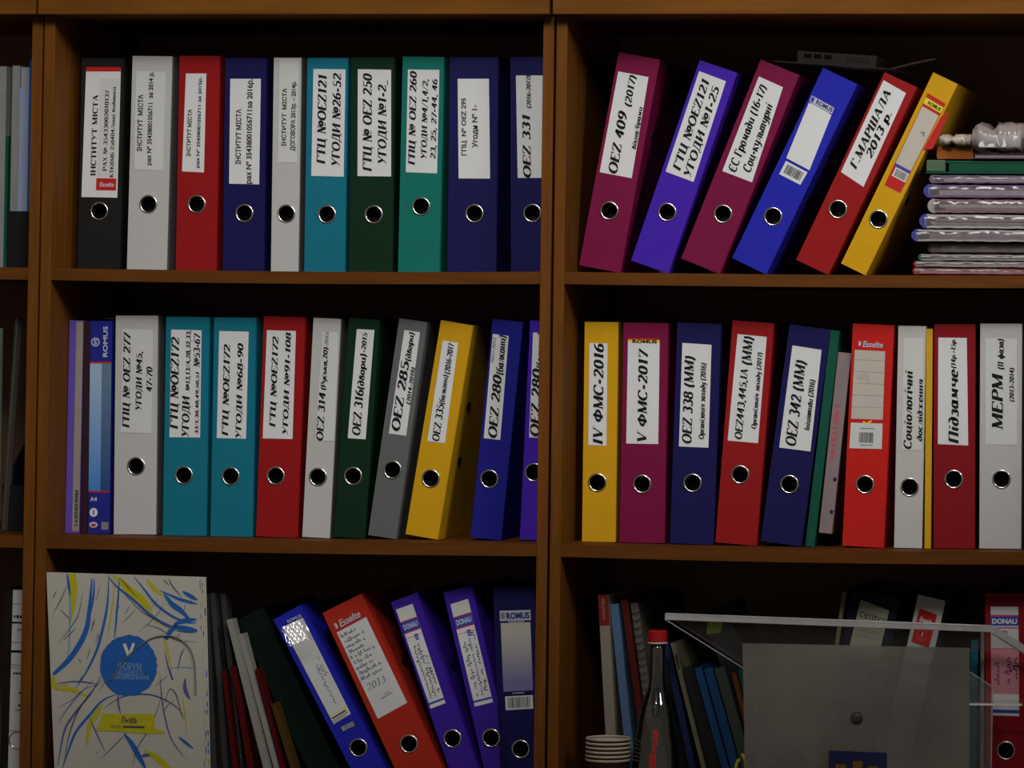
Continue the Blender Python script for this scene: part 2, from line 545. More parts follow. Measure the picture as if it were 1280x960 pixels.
UL = {-1: 'brown wood effect bookcase unit cut off by the picture edge, beside the forum bag',
      0: 'brown wood effect bookcase unit holding the white and teal files and the patterned bag',
      1: 'brown wood effect bookcase unit holding the tilted magenta files, bottle and acrylic stand'}
for u, (x0, x1) in UNIT.items():
    r = empty('bookcase_unit', (x0, 0, 0)); tag(r, UL[u], 'bookcase', 'bookcase units standing side by side')
    r['kind'] = 'thing'
    w = x1 - x0
    zb = Z3 - .42
    for k, xx in ((0, 0), (1, w - PT)):
        b = MB(); b.box((xx, 0, zb), (xx + PT, D, ZT), WOOD_V); b.build('side_panel', r, bevel=.0008)
    b = MB(); b.box((PT, D - .006, zb), (w - PT, D, ZT), BACK); b.build('back_panel', r)
    for k, z in ((1, Z1), (2, Z2), (3, Z3)):
        b = MB(); N = 24; a = []
        for i in range(N + 1):
            xx = PT + (w - 2 * PT) * i / N; zz = z - sag(u, k, x0 + xx)
            a.append([(xx, .0015, zz - ST), (xx, D - .006, zz - ST), (xx, D - .006, zz), (xx, .0015, zz)])
        b.loop_strip(a, WOOD_H); b.build('shelf_board', r)
    b = MB(); b.box((0.0005, -.032, ZT), (w - .0005, D, ZT + .06), WOOD_T); b.build('top_board', r, bevel=.001)

# ------------------------------------------------------------------ the room round it, out of the picture


def room(name, lo_, hi_, m):
    b = MB(); b.box(lo_, hi_, m); o = b.build(name); o['kind'] = 'structure'; return o


room('floor', (-3.5, -7.5, Z3 - .52), (3.5, .6, Z3 - .42), mat('floor_vinyl', (.16, .13, .10), .6, var=.2, scale=6))
room('wall_back', (-3.5, .43, Z3 - .42), (3.5, .6, 3.6), mat('wall_paint', (.5, .47, .42), .8, var=.03))
room('ceiling', (-3.5, -7.5, 3.6), (3.5, .6, 3.7), mat('ceiling_paint', (.6, .59, .56), .8, var=.03))

# ------------------------------------------------------------------ lever arch files
Y0 = .085
DEP = .285


def file_quad(bl, tl, wpx, Y, k, H=None, drop=True):
    """frame of an upright or tilted file from where its spine stands: origin, lean, size"""
    BL, TL = at(*bl, Y), at(*tl, Y)
    d = TL - BL
    a = math.atan2(d.x, d.z)
    Hh = math.hypot(d.x, d.z)
    w = wpx * SCALE * (DIST + Y) / DIST
    if H and drop:                       # stands on the shelf, its foot below the picture
        Hh = (TL.z - Z3 - .0008 - (w * math.sin(a) if a > 0 else 0)) / math.cos(a)
        BL = TL - Vector((math.sin(a), 0, math.cos(a))) * Hh
    elif H:
        Hh = H; BL = TL - Vector((math.sin(a), 0, math.cos(a))) * H
    ex = Vector((math.cos(a), 0, -math.sin(a))); ez = Vector((math.sin(a), 0, math.cos(a)))
    lowest = BL if a <= 0 else BL + ex * w
    fx = [BL.x + ex.x * w * j / 4 for j in range(5)]
    u_ = -1 if lowest.x < -W else (0 if lowest.x < 0 else 1)
    room_ = UNIT[u_][1] - PT - .0008 - max(BL.x, BL.x + ez.x * Hh)
    if u_ < 1 and w * ex.x > room_: w = room_ / ex.x
    dz = max(shelf_z(min(x, UNIT[u_][1]), k) for x in ([lowest.x] if abs(a) > .02 else fx)) + .0006 - lowest.z if drop else 0
    return BL, a, w, Hh, ex, ez, dz


def spine_plate(b, w, H, hc, hr, t, m):
    """plate w x H with a round hole, front face at y=0"""
    cx, cz = hc
    ang = sorted([2 * math.pi * i / 32 for i in range(32)] + [math.atan2(z - cz, x - cx) % (2 * math.pi) for x in (0, w) for z in (0, H)])
    circ, rect = [], []
    for a in ang:
        c, s = math.cos(a), math.sin(a)
        circ.append((cx + hr * c, cz + hr * s))
        ts = []
        if c > 1e-9: ts.append((w - cx) / c)
        if c < -1e-9: ts.append(-cx / c)
        if s > 1e-9: ts.append((H - cz) / s)
        if s < -1e-9: ts.append(-cz / s)
        q = min(ts); rect.append((cx + q * c, cz + q * s))
    L = [[(x, 0, z) for x, z in circ], [(x, 0, z) for x, z in rect], [(x, t, z) for x, z in rect], [(x, t, z) for x, z in circ], [(x, 0, z) for x, z in circ]]
    b.loop_strip(L, m, True, False)


def lever_file(label, colour, bl, tl, wpx, hole, k, spec=None, Y=Y0, H=None, slots=False, group=None, hr=11.0, yaw=0.0, name='lever_arch_file', side=None, ring=True, extra=None):
    BL, a, w, Hh, ex, ez, dz = file_quad(bl, tl, wpx, Y, k, H)
    r = empty(name, BL + Vector((0, 0, dz)), (0, a, yaw))
    tag(r, label, 'file', group)
    M = cmat[colour]; SM = cmat[side] if side else M

    def loc(p):
        q = at(p[0], p[1], Y) - BL
        return q.dot(ex), q.dot(ez)
    t = .0026
    hc = loc(hole) if hole else None
    if hc:
        hc = (min(max(hc[0], .0155), w - .0155), hc[1])
    R_ = hr * SCALE
    b = MB()
    if hc:
        spine_plate(b, w - .0012, Hh, (hc[0] - .0006, hc[1]), R_ * .92, t, M)
        for i, (x, y, z) in enumerate(b.v): b.v[i] = (x + .0006, y, z)
    else:
        b.box((.0006, 0, 0), (w - .0006, t, Hh), M)
    b.box((0, .0012, 0), (t, DEP, Hh), SM); b.box((w - t, .0012, 0), (w, DEP, Hh), SM)
    b.build('case', r)
    b = MB(); b.box((.007, .04, .006), (w - .007, DEP - .025, Hh - .024), CREAM); b.build('paper_block', r)
    if hc and ring:
        b = MB(); n = 36; mr = .0016
        for j in range(1):
            loops = []
            for i in range(n + 1):
                A = 2 * math.pi * i / n
                loops.append([(hc[0] + (R_ + mr * math.cos(B)) * math.cos(A), -.0003 + mr * .8 * math.sin(B), hc[1] + (R_ + mr * math.cos(B)) * math.sin(A)) for B in [2 * math.pi * q / 8 for q in range(8)]])
            b.loop_strip(loops, CHROME, True, False)
        o = b.build('finger_ring', r, smooth=True); b = MB()
        b.loop_strip([[(hc[0] + R_ * .9 * math.cos(2 * math.pi * i / n), y, hc[1] + R_ * .9 * math.sin(2 * math.pi * i / n)) for i in range(n)] for y in (0.001, .030)], DARK, True, False)
        b.poly([(hc[0] + R_ * .9 * math.cos(2 * math.pi * i / n), .030, hc[1] + R_ * .9 * math.sin(2 * math.pi * i / n)) for i in range(n)], DARK)
        b.build('hole_shade_cup', o)['label'] = 'added black cup for the dark of the hole'  # added cup: the shade inside the hole put into its black colour
    if slots:
        for zz in ((.395, .645) if slots is True else slots):
            b = MB()
            for i in range(1):
                c = (.055, zz * Hh)
                ring_ = [(c[0] + .011 * math.cos(q) * (1 if True else 0), c[1] + .007 * math.sin(q)) for q in [2 * math.pi * j / 20 for j in range(20)]]
                b.loop_strip([[(w + .0004, y, z) for y, z in ring_], [(w + .0012, y, z) for y, z in ring_]], SLOT)
            b.build('ring_slot', r)
    if spec:
        for S_ in (spec if isinstance(spec, list) else [spec]):
            q = S_['q']; P = [Vector((loc(p)[0], -.0002, loc(p)[1])) for p in q]
            sh = Sheet(*P, (0, -1, 0), S_.get('paper', PAPER))
            S_['draw'](sh, q)
            o = sh.mb.build('spine_label', r)
            if S_.get('label'): o['label'] = S_['label']
    if extra: extra(r, w, Hh, loc)
    return r


def tb(q, box):
    """pixel box (x0,x1,y0,y1) of a line of upward-running text on label q -> u0,u1,v0,v1"""
    tl, tr, bl, br = q
    x0, x1, y0, y1 = box
    Lh = ((bl[1] - tl[1]) + (br[1] - tr[1])) / 2
    ym = (y0 + y1) / 2
    f_ = (ym - tl[1]) / (bl[1] - tl[1])
    xl = tl[0] + (bl[0] - tl[0]) * f_
    wd_ = tr[0] - tl[0]
    sh = abs(tl[0] - bl[0]) * (y1 - y0) / Lh
    sh = min(sh, (x1 - x0) * .5)
    tilt = (tr[1] - tl[1])
    c0, c1 = (x0 + sh / 2 - xl) / wd_, (x1 - sh / 2 - xl) / wd_
    vm = (bl[1] + br[1]) / 2
    return c0, c1, (vm - y1) / Lh, (vm - y0) / Lh


def lab(q, lines, **kw):
    """lines: (style, text, box[, material]); box = 4 px numbers, or ('uv', u0, u1, v0, v1)"""
    def draw(sh, q_):
        if kw.get('pre'): kw['pre'](sh)
        for ln in lines:
            st, tx, bx = ln[:3]; mm = ln[3] if len(ln) > 3 else INK
            uv = bx[1:] if bx[0] == 'uv' else tb(q_, bx)
            if st == 'i': sh.text(serif_polys(tx, 1.6, .16), *uv, mm)
            elif st == 'bi': sh.text(serif_polys(tx, 1.5, .16), *uv, mm)
            elif st == 'b': sh.text(serif_polys(tx, 1.4, 0), *uv, mm)
            elif st == 's': sh.text(sans_polys(tx), *uv, mm)
            elif st == 'sh': sh.text(sans_polys(tx), *uv, mm, up=False)
            elif st == 'sbh': sh.text(sans_polys(tx, .03), *uv, mm, up=False)
            elif st == 'sih': sh.text(sans_polys(tx, .03, .2), *uv, mm, up=False)
            elif st == 'bh': sh.text(serif_polys(tx, 1.3, 0), *uv, mm, up=False)
    d = dict(q=q, draw=draw)
    d.update({k_: v_ for k_, v_ in kw.items() if k_ in ('paper', 'label')})
    return d


G1 = 'lever arch files standing on the upper shelf'
G2 = 'lever arch files standing on the middle shelf'
G3 = 'lever arch files on the bottom shelf'

# ---- upper shelf, middle unit


def pre_black(sh):
    sh.rect(0, 1, .985, 1.02, RED_P)
    sh.rect(.40, .96, .055, .150, RED_P); sh.text(sans_polys('Esselte', .02, .2), .50, .90, .085, .120, LIGHT_P, up=False)
    sh.rect(.42, .99, .16, .93, FAINT, 1)


q = [(107.8, 84.5), (151.2, 84.5), (102, 243.7), (146.8, 244.6)]
lever_file('black lever arch file on the upper shelf, white label topped by a thin red line', 'black', (96.5, 333), (102, 70), 57, (124.1, 261.3), 1,
           lab(q, [('b', 'ІНСТИТУТ МІСТА', (113, 123, 116, 217)), ('b', 'РАХ № 35433002010137', (128, 136.5, 110, 211)), ('b', 'КТКВМБ 250404/інші видатки', (136.5, 145, 106, 219))], pre=pre_black), group=G1)
q = [(170.6, 87), (207, 88), (167.6, 210), (203.6, 211.5)]
lever_file('wide speckled white lever arch file between the black one and a red one', 'white', (158.2, 334.8), (165.4, 68.2), 54, (185.6, 253.5), 1,
           lab(q, [('s', 'ІНСТИТУТ  МІСТА', (171.7, 179.2, 117, 188)), ('s', 'рах № 35438001056711  за 2014 р.', (183.7, 192, 88, 204.7))], paper=FAINT), group=G1, side='grey')
q = [(232.5, 92.2), (258, 92.2), (227.6, 214.5), (255, 216)]
lever_file('dark red lever arch file with a narrow white label, between white and navy files', 'red', (219.3, 338.2), (224.2, 70), 54, (246, 255.4), 1,
           lab(q, [('s', 'ІНСТИТУТ МІСТА', (233, 240, 137, 196)), ('s', 'рах № 35438001056711 за 2015р.', (244.5, 252, 96.7, 210))]), group=G1)
q = [(288, 97.9), (326.2, 97.9), (286.5, 229), (324, 229.9)]
lever_file('navy lever arch file with white label, between dark red and narrow white files', 'navy', (277.9, 338.2), (281.5, 72), 55, (305.6, 265.9), 1,
           lab(q, [('s', 'ІНСТИТУТ МІСТА', (295, 302, 135.7, 205)), ('s', 'рах № 35438001056711за 2016р.', (308, 316, 98, 229))]), group=G1)
q = [(349.5, 73), (373.5, 73.3), (347.5, 202), (371, 202.4)]
lever_file('narrow white lever arch file between navy and teal files', 'white', (338.2, 338.6), (342, 71.2), 37.2, (358.1, 266.2), 1,
           lab(q, [('s', 'ІНСТИТУТ  МІСТА', (352.5, 358.8, 109.5, 182)), ('s', 'ДОГОВОРА 2013р. – 2014р.', (363.5, 370.3, 100.5, 187.5))], paper=FAINT), group=G1, side='grey')
q = [(391.9, 85), (432, 85.5), (389.2, 218.6), (429.7, 219.7)]
lever_file('teal blue lever arch file on the upper shelf beside the dark green one', 'teal', (379.9, 338.6), (384, 71.2), 54, (408.7, 266.6), 1,
           lab(q, [('bi', 'ГТЦ №OEZ121', (396, 408.7, 92, 204)), ('bi', 'УГОДИ №26-52', (414.4, 426.7, 90, 206))]), group=G1)
q = [(447.4, 85.9), (489, 86.6), (447, 219.4), (489, 220)]
lever_file('dark green lever arch file between teal blue and sea green files', 'green', (436, 339.4), (438.7, 71), 57.5, (467.2, 267.4), 1,
           lab(q, [('bi', 'ГТЦ № OEZ 250', (453.7, 465, 91, 213.7)), ('bi', 'УГОДИ №1-2_', (472.5, 483, 99, 204))]), group=G1)
q = [(510, 86.2), (549.4, 86.6), (507.4, 214.5), (546.4, 216)]
lever_file('sea green lever arch file with three printed lines, beside navy files', 'seagreen', (497.2, 339), (503.2, 70), 54.5, (526.5, 257.2), 1,
           lab(q, [('bi', 'ГПЦ № OEZ 260', (510.5, 521.2, 88, 206)), ('bi', 'УГОДИ №4/1,4/2,', (526.5, 535.5, 98, 197.6)), ('bi', '23, 25, 27-44, 46', (538.5, 547, 98, 197.6))]), group=G1)
q = [(572.2, 97.9), (611.2, 97.9), (573.4, 222.4), (612.7, 222.7)]
lever_file('navy lever arch file with a wide white label, touching the sea green file', 'navy', (559, 339.4), (562, 71), 64, (593.2, 266.2), 1,
           lab(q, [('s', 'ГПЦ  № OEZ 295', (576.7, 583, 122, 194)), ('s', 'Угоди № 1-', (590, 597, 131, 184))]), group=G1)
q = [(645, 94), (685, 94), (647.2, 222), (687, 222)]
lever_file('navy lever arch file half hidden behind the bookcase upright, last on its upper shelf', 'navy', (638.5, 339.4), (637.8, 71), 50, (665.6, 265.9), 1,
           lab(q, [('bi', 'OEZ 331', (653, 664, 142.5, 222)), ('i', '(2016-2017)', (658, 664, 94, 135))]), group=G1)

# ---- upper shelf, next unit: six files tilting to one side
q = [(772.9, 91.5), (810.7, 98.6), (749.6, 217.5), (789.7, 225)]
lever_file('magenta lever arch file leaning gently, first of the six leaning files', 'magenta', (723.7, 333.7), (773.2, 67.5), 54.5, (761.6, 265.5), 1,
           lab(q, [('bi', 'OEZ 409', ('uv', .25, .53, .01, .63)), ('bi', '(2017)', ('uv', .38, .60, .68, .99)), ('bi', 'вікна/брами', ('uv', .83, .98, .28, .70))]), slots=True, group=G1)
q = [(874.1, 88.9), (907.5, 101.6), (832.1, 214.5), (867, 227.6)]
lever_file('blue violet lever arch file leaning between the two leaning magenta files', 'purple', (788.6, 325.5), (874.5, 75), 51.5, (834, 265.1), 1,
           lab(q, [('bi', 'ГТЦ №OEZ121', ('uv', .18, .46, .05, .95)), ('bi', 'УГОДИ №1-25', ('uv', .60, .87, .03, .92))]), slots=True, group=G1)
q = [(948.7, 98.2), (978.7, 111.7), (903, 216.4), (940.1, 230.6)]
lever_file('magenta lever arch file leaning between blue violet and bright blue files', 'magenta', (851.2, 325.5), (950.6, 76.9), 54, (903.7, 270), 1,
           lab(q, [('bi', 'ЄС Громади (16-17)', ('uv', .14, .42, .03, .94)), ('bi', 'Соц-культурні', ('uv', .58, .86, .08, .80))]), slots=True, group=G1)


def draw_romus_small(sh, q_):
    # header box, white field, barcode box
    sh.rect(.0, 1, .0, .775, PAPER, 1)
    sh.rect(0, 1, .79, .875, LIGHT_P, 1); sh.text(sans_polys('ROMUS', .035), .26, .97, .808, .862, NAVY_P, up=False)
    sh.rect(.03, .15, .80, .865, BLUE_P, 2)
    sh.rect(.1, .9, .777, .786, LIGHT_P, 1)


q = [(1019.5, 107.5), (1047.5, 123), (983, 196.9), (1011.9, 212.2)]
qb = [(982.5, 200.5), (1009.5, 214.8), (974, 217), (1000.5, 230.5)]
lever_file('bright blue lever arch file leaning with an empty white label and a small barcode', 'blue', (915, 321.7), (1028.8, 84), 49, (966.4, 270), 1,
           [dict(q=q, draw=draw_romus_small, paper=cmat['blue']),
            dict(q=qb, draw=lambda sh, q_: sh.bars(.12, .9, .22, .85, INK, 3), paper=PAPER, label='white barcode sticker')], slots=True, group=G1)
q = [(1104.5, 98.2), (1132.6, 114.4), (1051.2, 213), (1079.4, 231.7)]
lever_file('red lever arch file leaning beside the leaning yellow one', 'red', (995, 322.5), (1105.6, 88.1), 46, (1047.5, 259.5), 1,
           lab(q, [('bi', 'Г.МАРШАЛА', ('uv', .18, .48, .10, .93)), ('bi', '2013 р.', ('uv', .56, .84, .27, .76))]), slots=True, group=G1)


def draw_yellow_label(sh, q_):
    sh.rect(-.03, 1.03, -.01, 1.0, RED_P, .6)
    sh.rect(-.02, 1.02, .89, .955, YEL_P, 1); sh.text(sans_polys('ROMUS', .04), .2, .95, .905, .94, INK, up=False)
    sh.rect(0, 1.0, .235, .86, DULL, 1)
    sh.rect(0, 1.0, .205, .232, BLUE_P, 1)
    sh.rect(.12, 1.0, .105, .20, PAPER, 1); sh.bars(.2, .95, .115, .19, INK, 7)
    sh.line([(.55, .62), (.7, .64), (.75, .60)], .12, GREY_INK, 2)


def yellow_flap(r, w, H, loc):
    a_, b_, c_, d_ = loc((1177, 145)), loc((1187, 139)), loc((1166, 186)), loc((1154, 187))
    b = MB(); P = [Vector((p[0], -.0012, p[1])) for p in (d_, c_, b_, a_)]
    b.hexa(P, [p + Vector((0, -.0006, 0)) for p in P], RED_P); b.build('label_flap', r)


q = [(1160.5, 116.5), (1181.5, 129), (1107, 230), (1125.5, 239.5)]
lever_file('narrow yellow lever arch file leaning steeply, red label pack peeling from its spine', 'yellow', (1051.2, 328.9), (1166.4, 90), 35, (1098.1, 273.7), 1,
           dict(q=q, draw=draw_yellow_label, paper=RED_P), slots=True, group=G1, extra=yellow_flap)

# ---- middle shelf, middle unit
q = [(153, 414), (191, 415), (151, 543.6), (189.4, 544.7)]
lever_file('speckled white lever arch file at the start of the middle shelf, beside teal files', 'white', (141.7, 670.7), (144.4, 397.4), 57, (170.2, 585.6), 2,
           lab(q, [('bi', 'ГПЦ № OEZ 277', (153, 163.5, 417.6, 538)), ('bi', 'УГОДИ №45,', (169.5, 178, 442, 515.5)), ('bi', '47-70', (183, 190.5, 460.7, 492.6))], paper=FAINT), group=G2, side='grey')
q = [(214.1, 415), (252, 416), (211.9, 549.6), (250.1, 550)]
lever_file('teal lever arch file with a crowded label of small numbers, touching the white file', 'teal', (202.9, 672.2), (207.4, 398.9), 58, (229.9, 597.2), 2,
           lab(q, [('bi', 'ГТЦ №OEZ172', (212.6, 224.2, 424.4, 539.5)), ('bi', 'УГОДИ', (227.2, 237, 497.5, 549)), ('i', '№13,13/А,28,32,33,', (232, 238.5, 416, 492)), ('i', '33/1,38,48,49,50,51', (243.7, 249, 467.5, 546)), ('bi', '№53-67', (242, 250.5, 418.7, 462))]), group=G2)
q = [(274.1, 417.2), (310.9, 418), (271, 551), (307.5, 552)]
lever_file('teal lever arch file with a two line label, touching the red file', 'teal', (262.6, 673.7), (267.3, 400), 56, (288.4, 598.7), 2,
           lab(q, [('bi', 'ГТЦ №OEZ172', (277.5, 288, 433.7, 548.5)), ('bi', 'УГОДИ №68-90', (294.7, 304.5, 432, 551))]), group=G2)
q = [(333.7, 417.7), (369.9, 418.8), (328.4, 553), (365.6, 553.8)]
lever_file('red lever arch file between teal and narrow white files on the middle shelf', 'red', (319.6, 675.3), (329.5, 400), 55, (344.7, 599.8), 2,
           lab(q, [('bi', 'ГТЦ №OEZ172', (336.6, 348.3, 425.5, 539)), ('bi', 'УГОДИ №91-108', (352.5, 364, 420, 548))]), group=G2)
q = [(403.4, 418.4), (423, 419), (394, 554.5), (417.5, 555)]
lever_file('narrow white lever arch file between red and dark green files', 'white', (377.3, 674.6), (391.5, 400.7), 37, (397.5, 599.8), 2,
           lab(q, [('bi', 'OEZ 314', ('uv', .05, .42, .0, .445)), ('i', '(Руська,20)', ('uv', .12, .40, .465, .86)), ('i', '-2015', ('uv', .18, .40, .86, 1.0), GREY_INK)], paper=FAINT), group=G2, side='grey')
q = [(446, 416.7), (468, 417.7), (434.7, 553), (457, 554.5)]
lever_file('narrow dark green lever arch file between white and grey files', 'green', (417, 676), (435.8, 402.5), 41, (441.4, 600.5), 2,
           lab(q, [('bi', 'OEZ 316', ('uv', .22, .68, .03, .45)), ('bi', '(двори)', ('uv', .30, .66, .45, .78)), ('i', '-2015', ('uv', .36, .62, .79, .97))]), group=G2)
q = [(505.5, 415.6), (525, 418.4), (486, 544.9), (507.7, 547.7)]
lever_file('grey lever arch file leaning slightly beside a leaning yellow file', 'grey', (459.8, 671.7), (498.8, 400.7), 37.5, (490.7, 590.3), 2,
           lab(q, [('bi', 'OEZ 285', ('uv', .10, .60, .03, .71)), ('bi', '(двори)', ('uv', .30, .66, .71, .99)), ('i', '(2014-2018)', ('uv', .76, .98, .30, .66))]), group=G2)
q = [(553.4, 429), (572.8, 431.9), (534.2, 554.8), (556.2, 557.7)]
lever_file('yellow lever arch file leaning open between grey and blue files', 'yellow', (506.6, 671), (550.9, 403.6), 43, (538.5, 601.6), 2,
           lab(q, [('bi', 'OEZ 335', ('uv', .25, .66, .01, .38)), ('bi', '(балкони)', ('uv', .34, .66, .38, .67)), ('i', '(2016-2017', ('uv', .40, .74, .68, .99))]), slots=(.362, .62), group=G2)
q = [(616, 421.3), (635.9, 423.8), (604.7, 551.6), (625.3, 554)]
lever_file('royal blue lever arch file leaning slightly beside the leaning yellow one, middle shelf', 'royal', (588, 675.3), (615.7, 402.5), 40, (611.8, 602.6), 2,
           lab(q, [('bi', 'OEZ 280', ('uv', .25, .78, .01, .62)), ('bi', '(балкони)', ('uv', .40, .84, .62, 1.0)), ('i', '2017-2012', ('uv', .06, .22, .72, .97), GREY_INK)]), slots=(.62,), group=G2)
q = [(666.4, 417.7), (688, 419), (661.4, 548.8), (683, 550)]
lever_file('violet lever arch file mostly hidden behind the bookcase upright on the middle shelf', 'purple', (649.4, 676.3), (662.5, 402.5), 36, (670.6, 592.7), 2,
           lab(q, [('bi', 'OEZ 280', ('uv', .05, .58, .01, .66)), ('bi', '(балкони)', ('uv', .25, .60, .66, 1.0))]), group=G2)

# ---- middle shelf, next unit
q = [(736.8, 432.6), (759.4, 433), (735.3, 560), (758, 561)]
lever_file('narrow yellow lever arch file standing upright beside a magenta one', 'yellow', (727.2, 680.6), (730.7, 406), 43.5, (746.7, 606.9), 2,
           lab(q, [('bi', 'IV ФМС-2016', (741.3, 754.8, 433, 559))]), group=G2)


def pre_magenta(sh):
    sh.rect(0, 1, 1.0, 1.022, YEL_P); sh.rect(0, 1, 1.022, 1.04, RED_P)
    sh.text(sans_polys('ROMUS', .05), .14, .92, .992, 1.022, INK, up=False)


q = [(785, 430.3), (824.6, 431), (782.8, 557.3), (822.8, 558)]
lever_file('magenta lever arch file standing upright beside the upright yellow one', 'magenta', (774.2, 680.8), (779.3, 406), 58, (802.6, 608), 2,
           lab(q, [('bi', 'V ФМС-2017', (796.5, 810, 438, 555))], pre=pre_magenta), group=G2)
q = [(853, 432.6), (889.4, 435), (848.7, 562), (885.5, 563.7)]
lever_file('navy lever arch file between upright magenta and red files', 'navy', (837, 683), (846.6, 407), 56.5, (865.7, 607.6), 2,
           lab(q, [('bi', 'OEZ 338 (ММ)', ('uv', .10, .42, .03, .88)), ('i', 'Організація заходу (2016)', ('uv', .66, .84, .08, .82))]), group=G2)
q = [(922, 421), (958.5, 424.5), (909.6, 554), (947.5, 557.3)]
lever_file('red lever arch file leaning slightly between two navy files', 'red', (894, 681.3), (915.6, 403.6), 53.5, (925.2, 596.6), 2,
           lab(q, [('bi', 'OEZ443,445,ІА', ('uv', .22, .46, .02, .68)), ('bi', '(ММ)', ('uv', .22, .54, .72, .99)), ('i', 'Організація заходу (2017)', ('uv', .74, .90, .13, .85))]), group=G2)
q = [(990.6, 434.4), (1027, 440), (974, 562), (1013, 567)]
lever_file('navy lever arch file leaning against a thin green folder', 'navy', (950.6, 678.7), (986.8, 407.8), 53, (986.8, 608), 2,
           lab(q, [('bi', 'OEZ 342 (ММ)', ('uv', .18, .52, .03, .87)), ('i', 'Ініціативи (2016)', ('uv', .72, .90, .20, .70))]), group=G2)


def draw_esselte(sh, q_):
    sh.rect(.0, 1, .30, 1.0, DULL, 1)
    for v in (.42, .54, .66, .78, .90): sh.rect(.0, 1, v, v + .003, GREY_INK, 2)
    sh.text(scribble_polys(4, 4, .1), .12, .6, .70, .80, mat('pencil', (.42, .39, .36), .6), up=False)
    sh.rect(.0, 1, .0, .26, FAINT, 1); sh.bars(.28, .74, .06, .165, INK, 11); sh.rect(.32, .72, .03, .04, GREY_INK, 2); sh.rect(.3, .74, .20, .21, GREY_INK, 2)
    sh.line([(.38, .275), (.5, .255), (.65, .285)], .05, YEL_P, 2)
    sh.text(sans_polys('Esselte', .02, .2), .25, .92, 1.035, 1.095, LIGHT_P, up=False)
    sh.text(serif_polys(')', 2.4, 0), .10, .2, 1.05, 1.09, LIGHT_P, up=False)


q = [(1068.6, 440), (1106.5, 442), (1061.9, 563), (1102.2, 564)]
lever_file('bright red lever arch file with ruled cream label and barcode beside the green folder', 'bright_red', (1052.6, 684.8), (1066, 407), 53, (1081.3, 608.3), 2,
           dict(q=q, draw=draw_esselte, paper=cmat['bright_red']), group=G2)
q = [(1130, 424), (1154.5, 424), (1127.5, 564), (1152.5, 564.5)]
lever_file('narrow white lever arch file between bright red and dark red files', 'white2', (1117.4, 685.9), (1122.8, 408.5), 35.5, (1137.2, 610.4), 2,
           lab(q, [('bi', 'Соціологічні', (1129.5, 1141, 463.8, 563)), ('bi', 'дослідження', (1145.8, 1153.6, 475, 553))], paper=FAINT), group=G2)
q = [(1173, 424.5), (1208.5, 425), (1172.3, 557.7), (1210.3, 559.4)]
lever_file('dark red lever arch file between yellow folder and last white file', 'crimson', (1166.7, 687.7), (1167.5, 407.8), 52.5, (1192.2, 601.6), 2,
           lab(q, [('bi', 'Підзамче', (1185, 1197, 463.8, 557)), ('i', '(14р.-15р.', (1188.5, 1194.5, 425.5, 463))]), group=G2)
q = [(1232, 425.5), (1271.5, 426), (1232, 558), (1271.5, 559)]
lever_file('wide speckled white lever arch file, last on the middle shelf, beside the dark red one', 'white', (1223.7, 688), (1225, 407), 53.5, (1252, 601.6), 2,
           lab(q, [('bi', 'МЕРМ', (1240, 1253.5, 469, 540)), ('i', '(ІІ фаза)', (1247, 1254.5, 426, 464.5)), ('i', '(2013-2014)', (1262, 1267.6, 462, 504.5))], paper=FAINT), group=G2, side='grey')

PETM = bpy.data.materials.new('clear_plastic'); PETM.use_nodes = True
nt = PETM.node_tree; nt.nodes.remove(nt.nodes['Principled BSDF'])
tr = nt.nodes.new('ShaderNodeBsdfTransparent'); tr.inputs[0].default_value = (.90, .92, .90, 1)
gl = nt.nodes.new('ShaderNodeBsdfGlossy'); gl.inputs['Roughness'].default_value = .06
fr = nt.nodes.new('ShaderNodeFresnel'); fr.inputs[0].default_value = 1.45
ms = nt.nodes.new('ShaderNodeMixShader')
mxf = nt.nodes.new('ShaderNodeMath'); mxf.operation = 'ADD'; mxf.inputs[1].default_value = .10
nt.links.new(fr.outputs[0], mxf.inputs[0]); nt.links.new(mxf.outputs[0], ms.inputs[0]); nt.links.new(tr.outputs[0], ms.inputs[1]); nt.links.new(gl.outputs[0], ms.inputs[2]); nt.links.new(ms.outputs[0], nt.nodes['Material Output'].inputs[0])
FILMC = PETM.copy(); FILMC.name = 'clear_film'
_n = FILMC.node_tree.nodes
for x in _n:
    if x.type == 'MATH': x.inputs[1].default_value = .02
    if x.type == 'BSDF_TRANSPARENT': x.inputs[0].default_value = (1, 1, 1, 1)
    if x.type == 'BSDF_GLOSSY': x.inputs['Roughness'].default_value = .10

# ---- bottom shelf, middle unit: files tilting the other way


def draw_blue3(sh, q_):
    sh.rect(0, 1, .07, .985, GLOSSY, 1)
    sh.rect(0, 1, .0, .07, FAINT, 1); sh.rect(.05, .85, .045, .058, INK, 2); sh.rect(.05, .9, .025, .034, GREY_INK, 2); sh.rect(.05, .75, .008, .016, GREY_INK, 2)
    sh.rect(0, 1, .07, .082, YEL_P, 2)
    sh.text(scribble_polys(9, 7, .12), .42, .62, .16, .60, PALE_PEN); sh.text(scribble_polys(19, 4, .12), .66, .84, .42, .62, PALE_PEN)
    sh.text(sans_polys('ROMUS', .02), .30, .98, 1.012, 1.04, LIGHT_P, up=False)


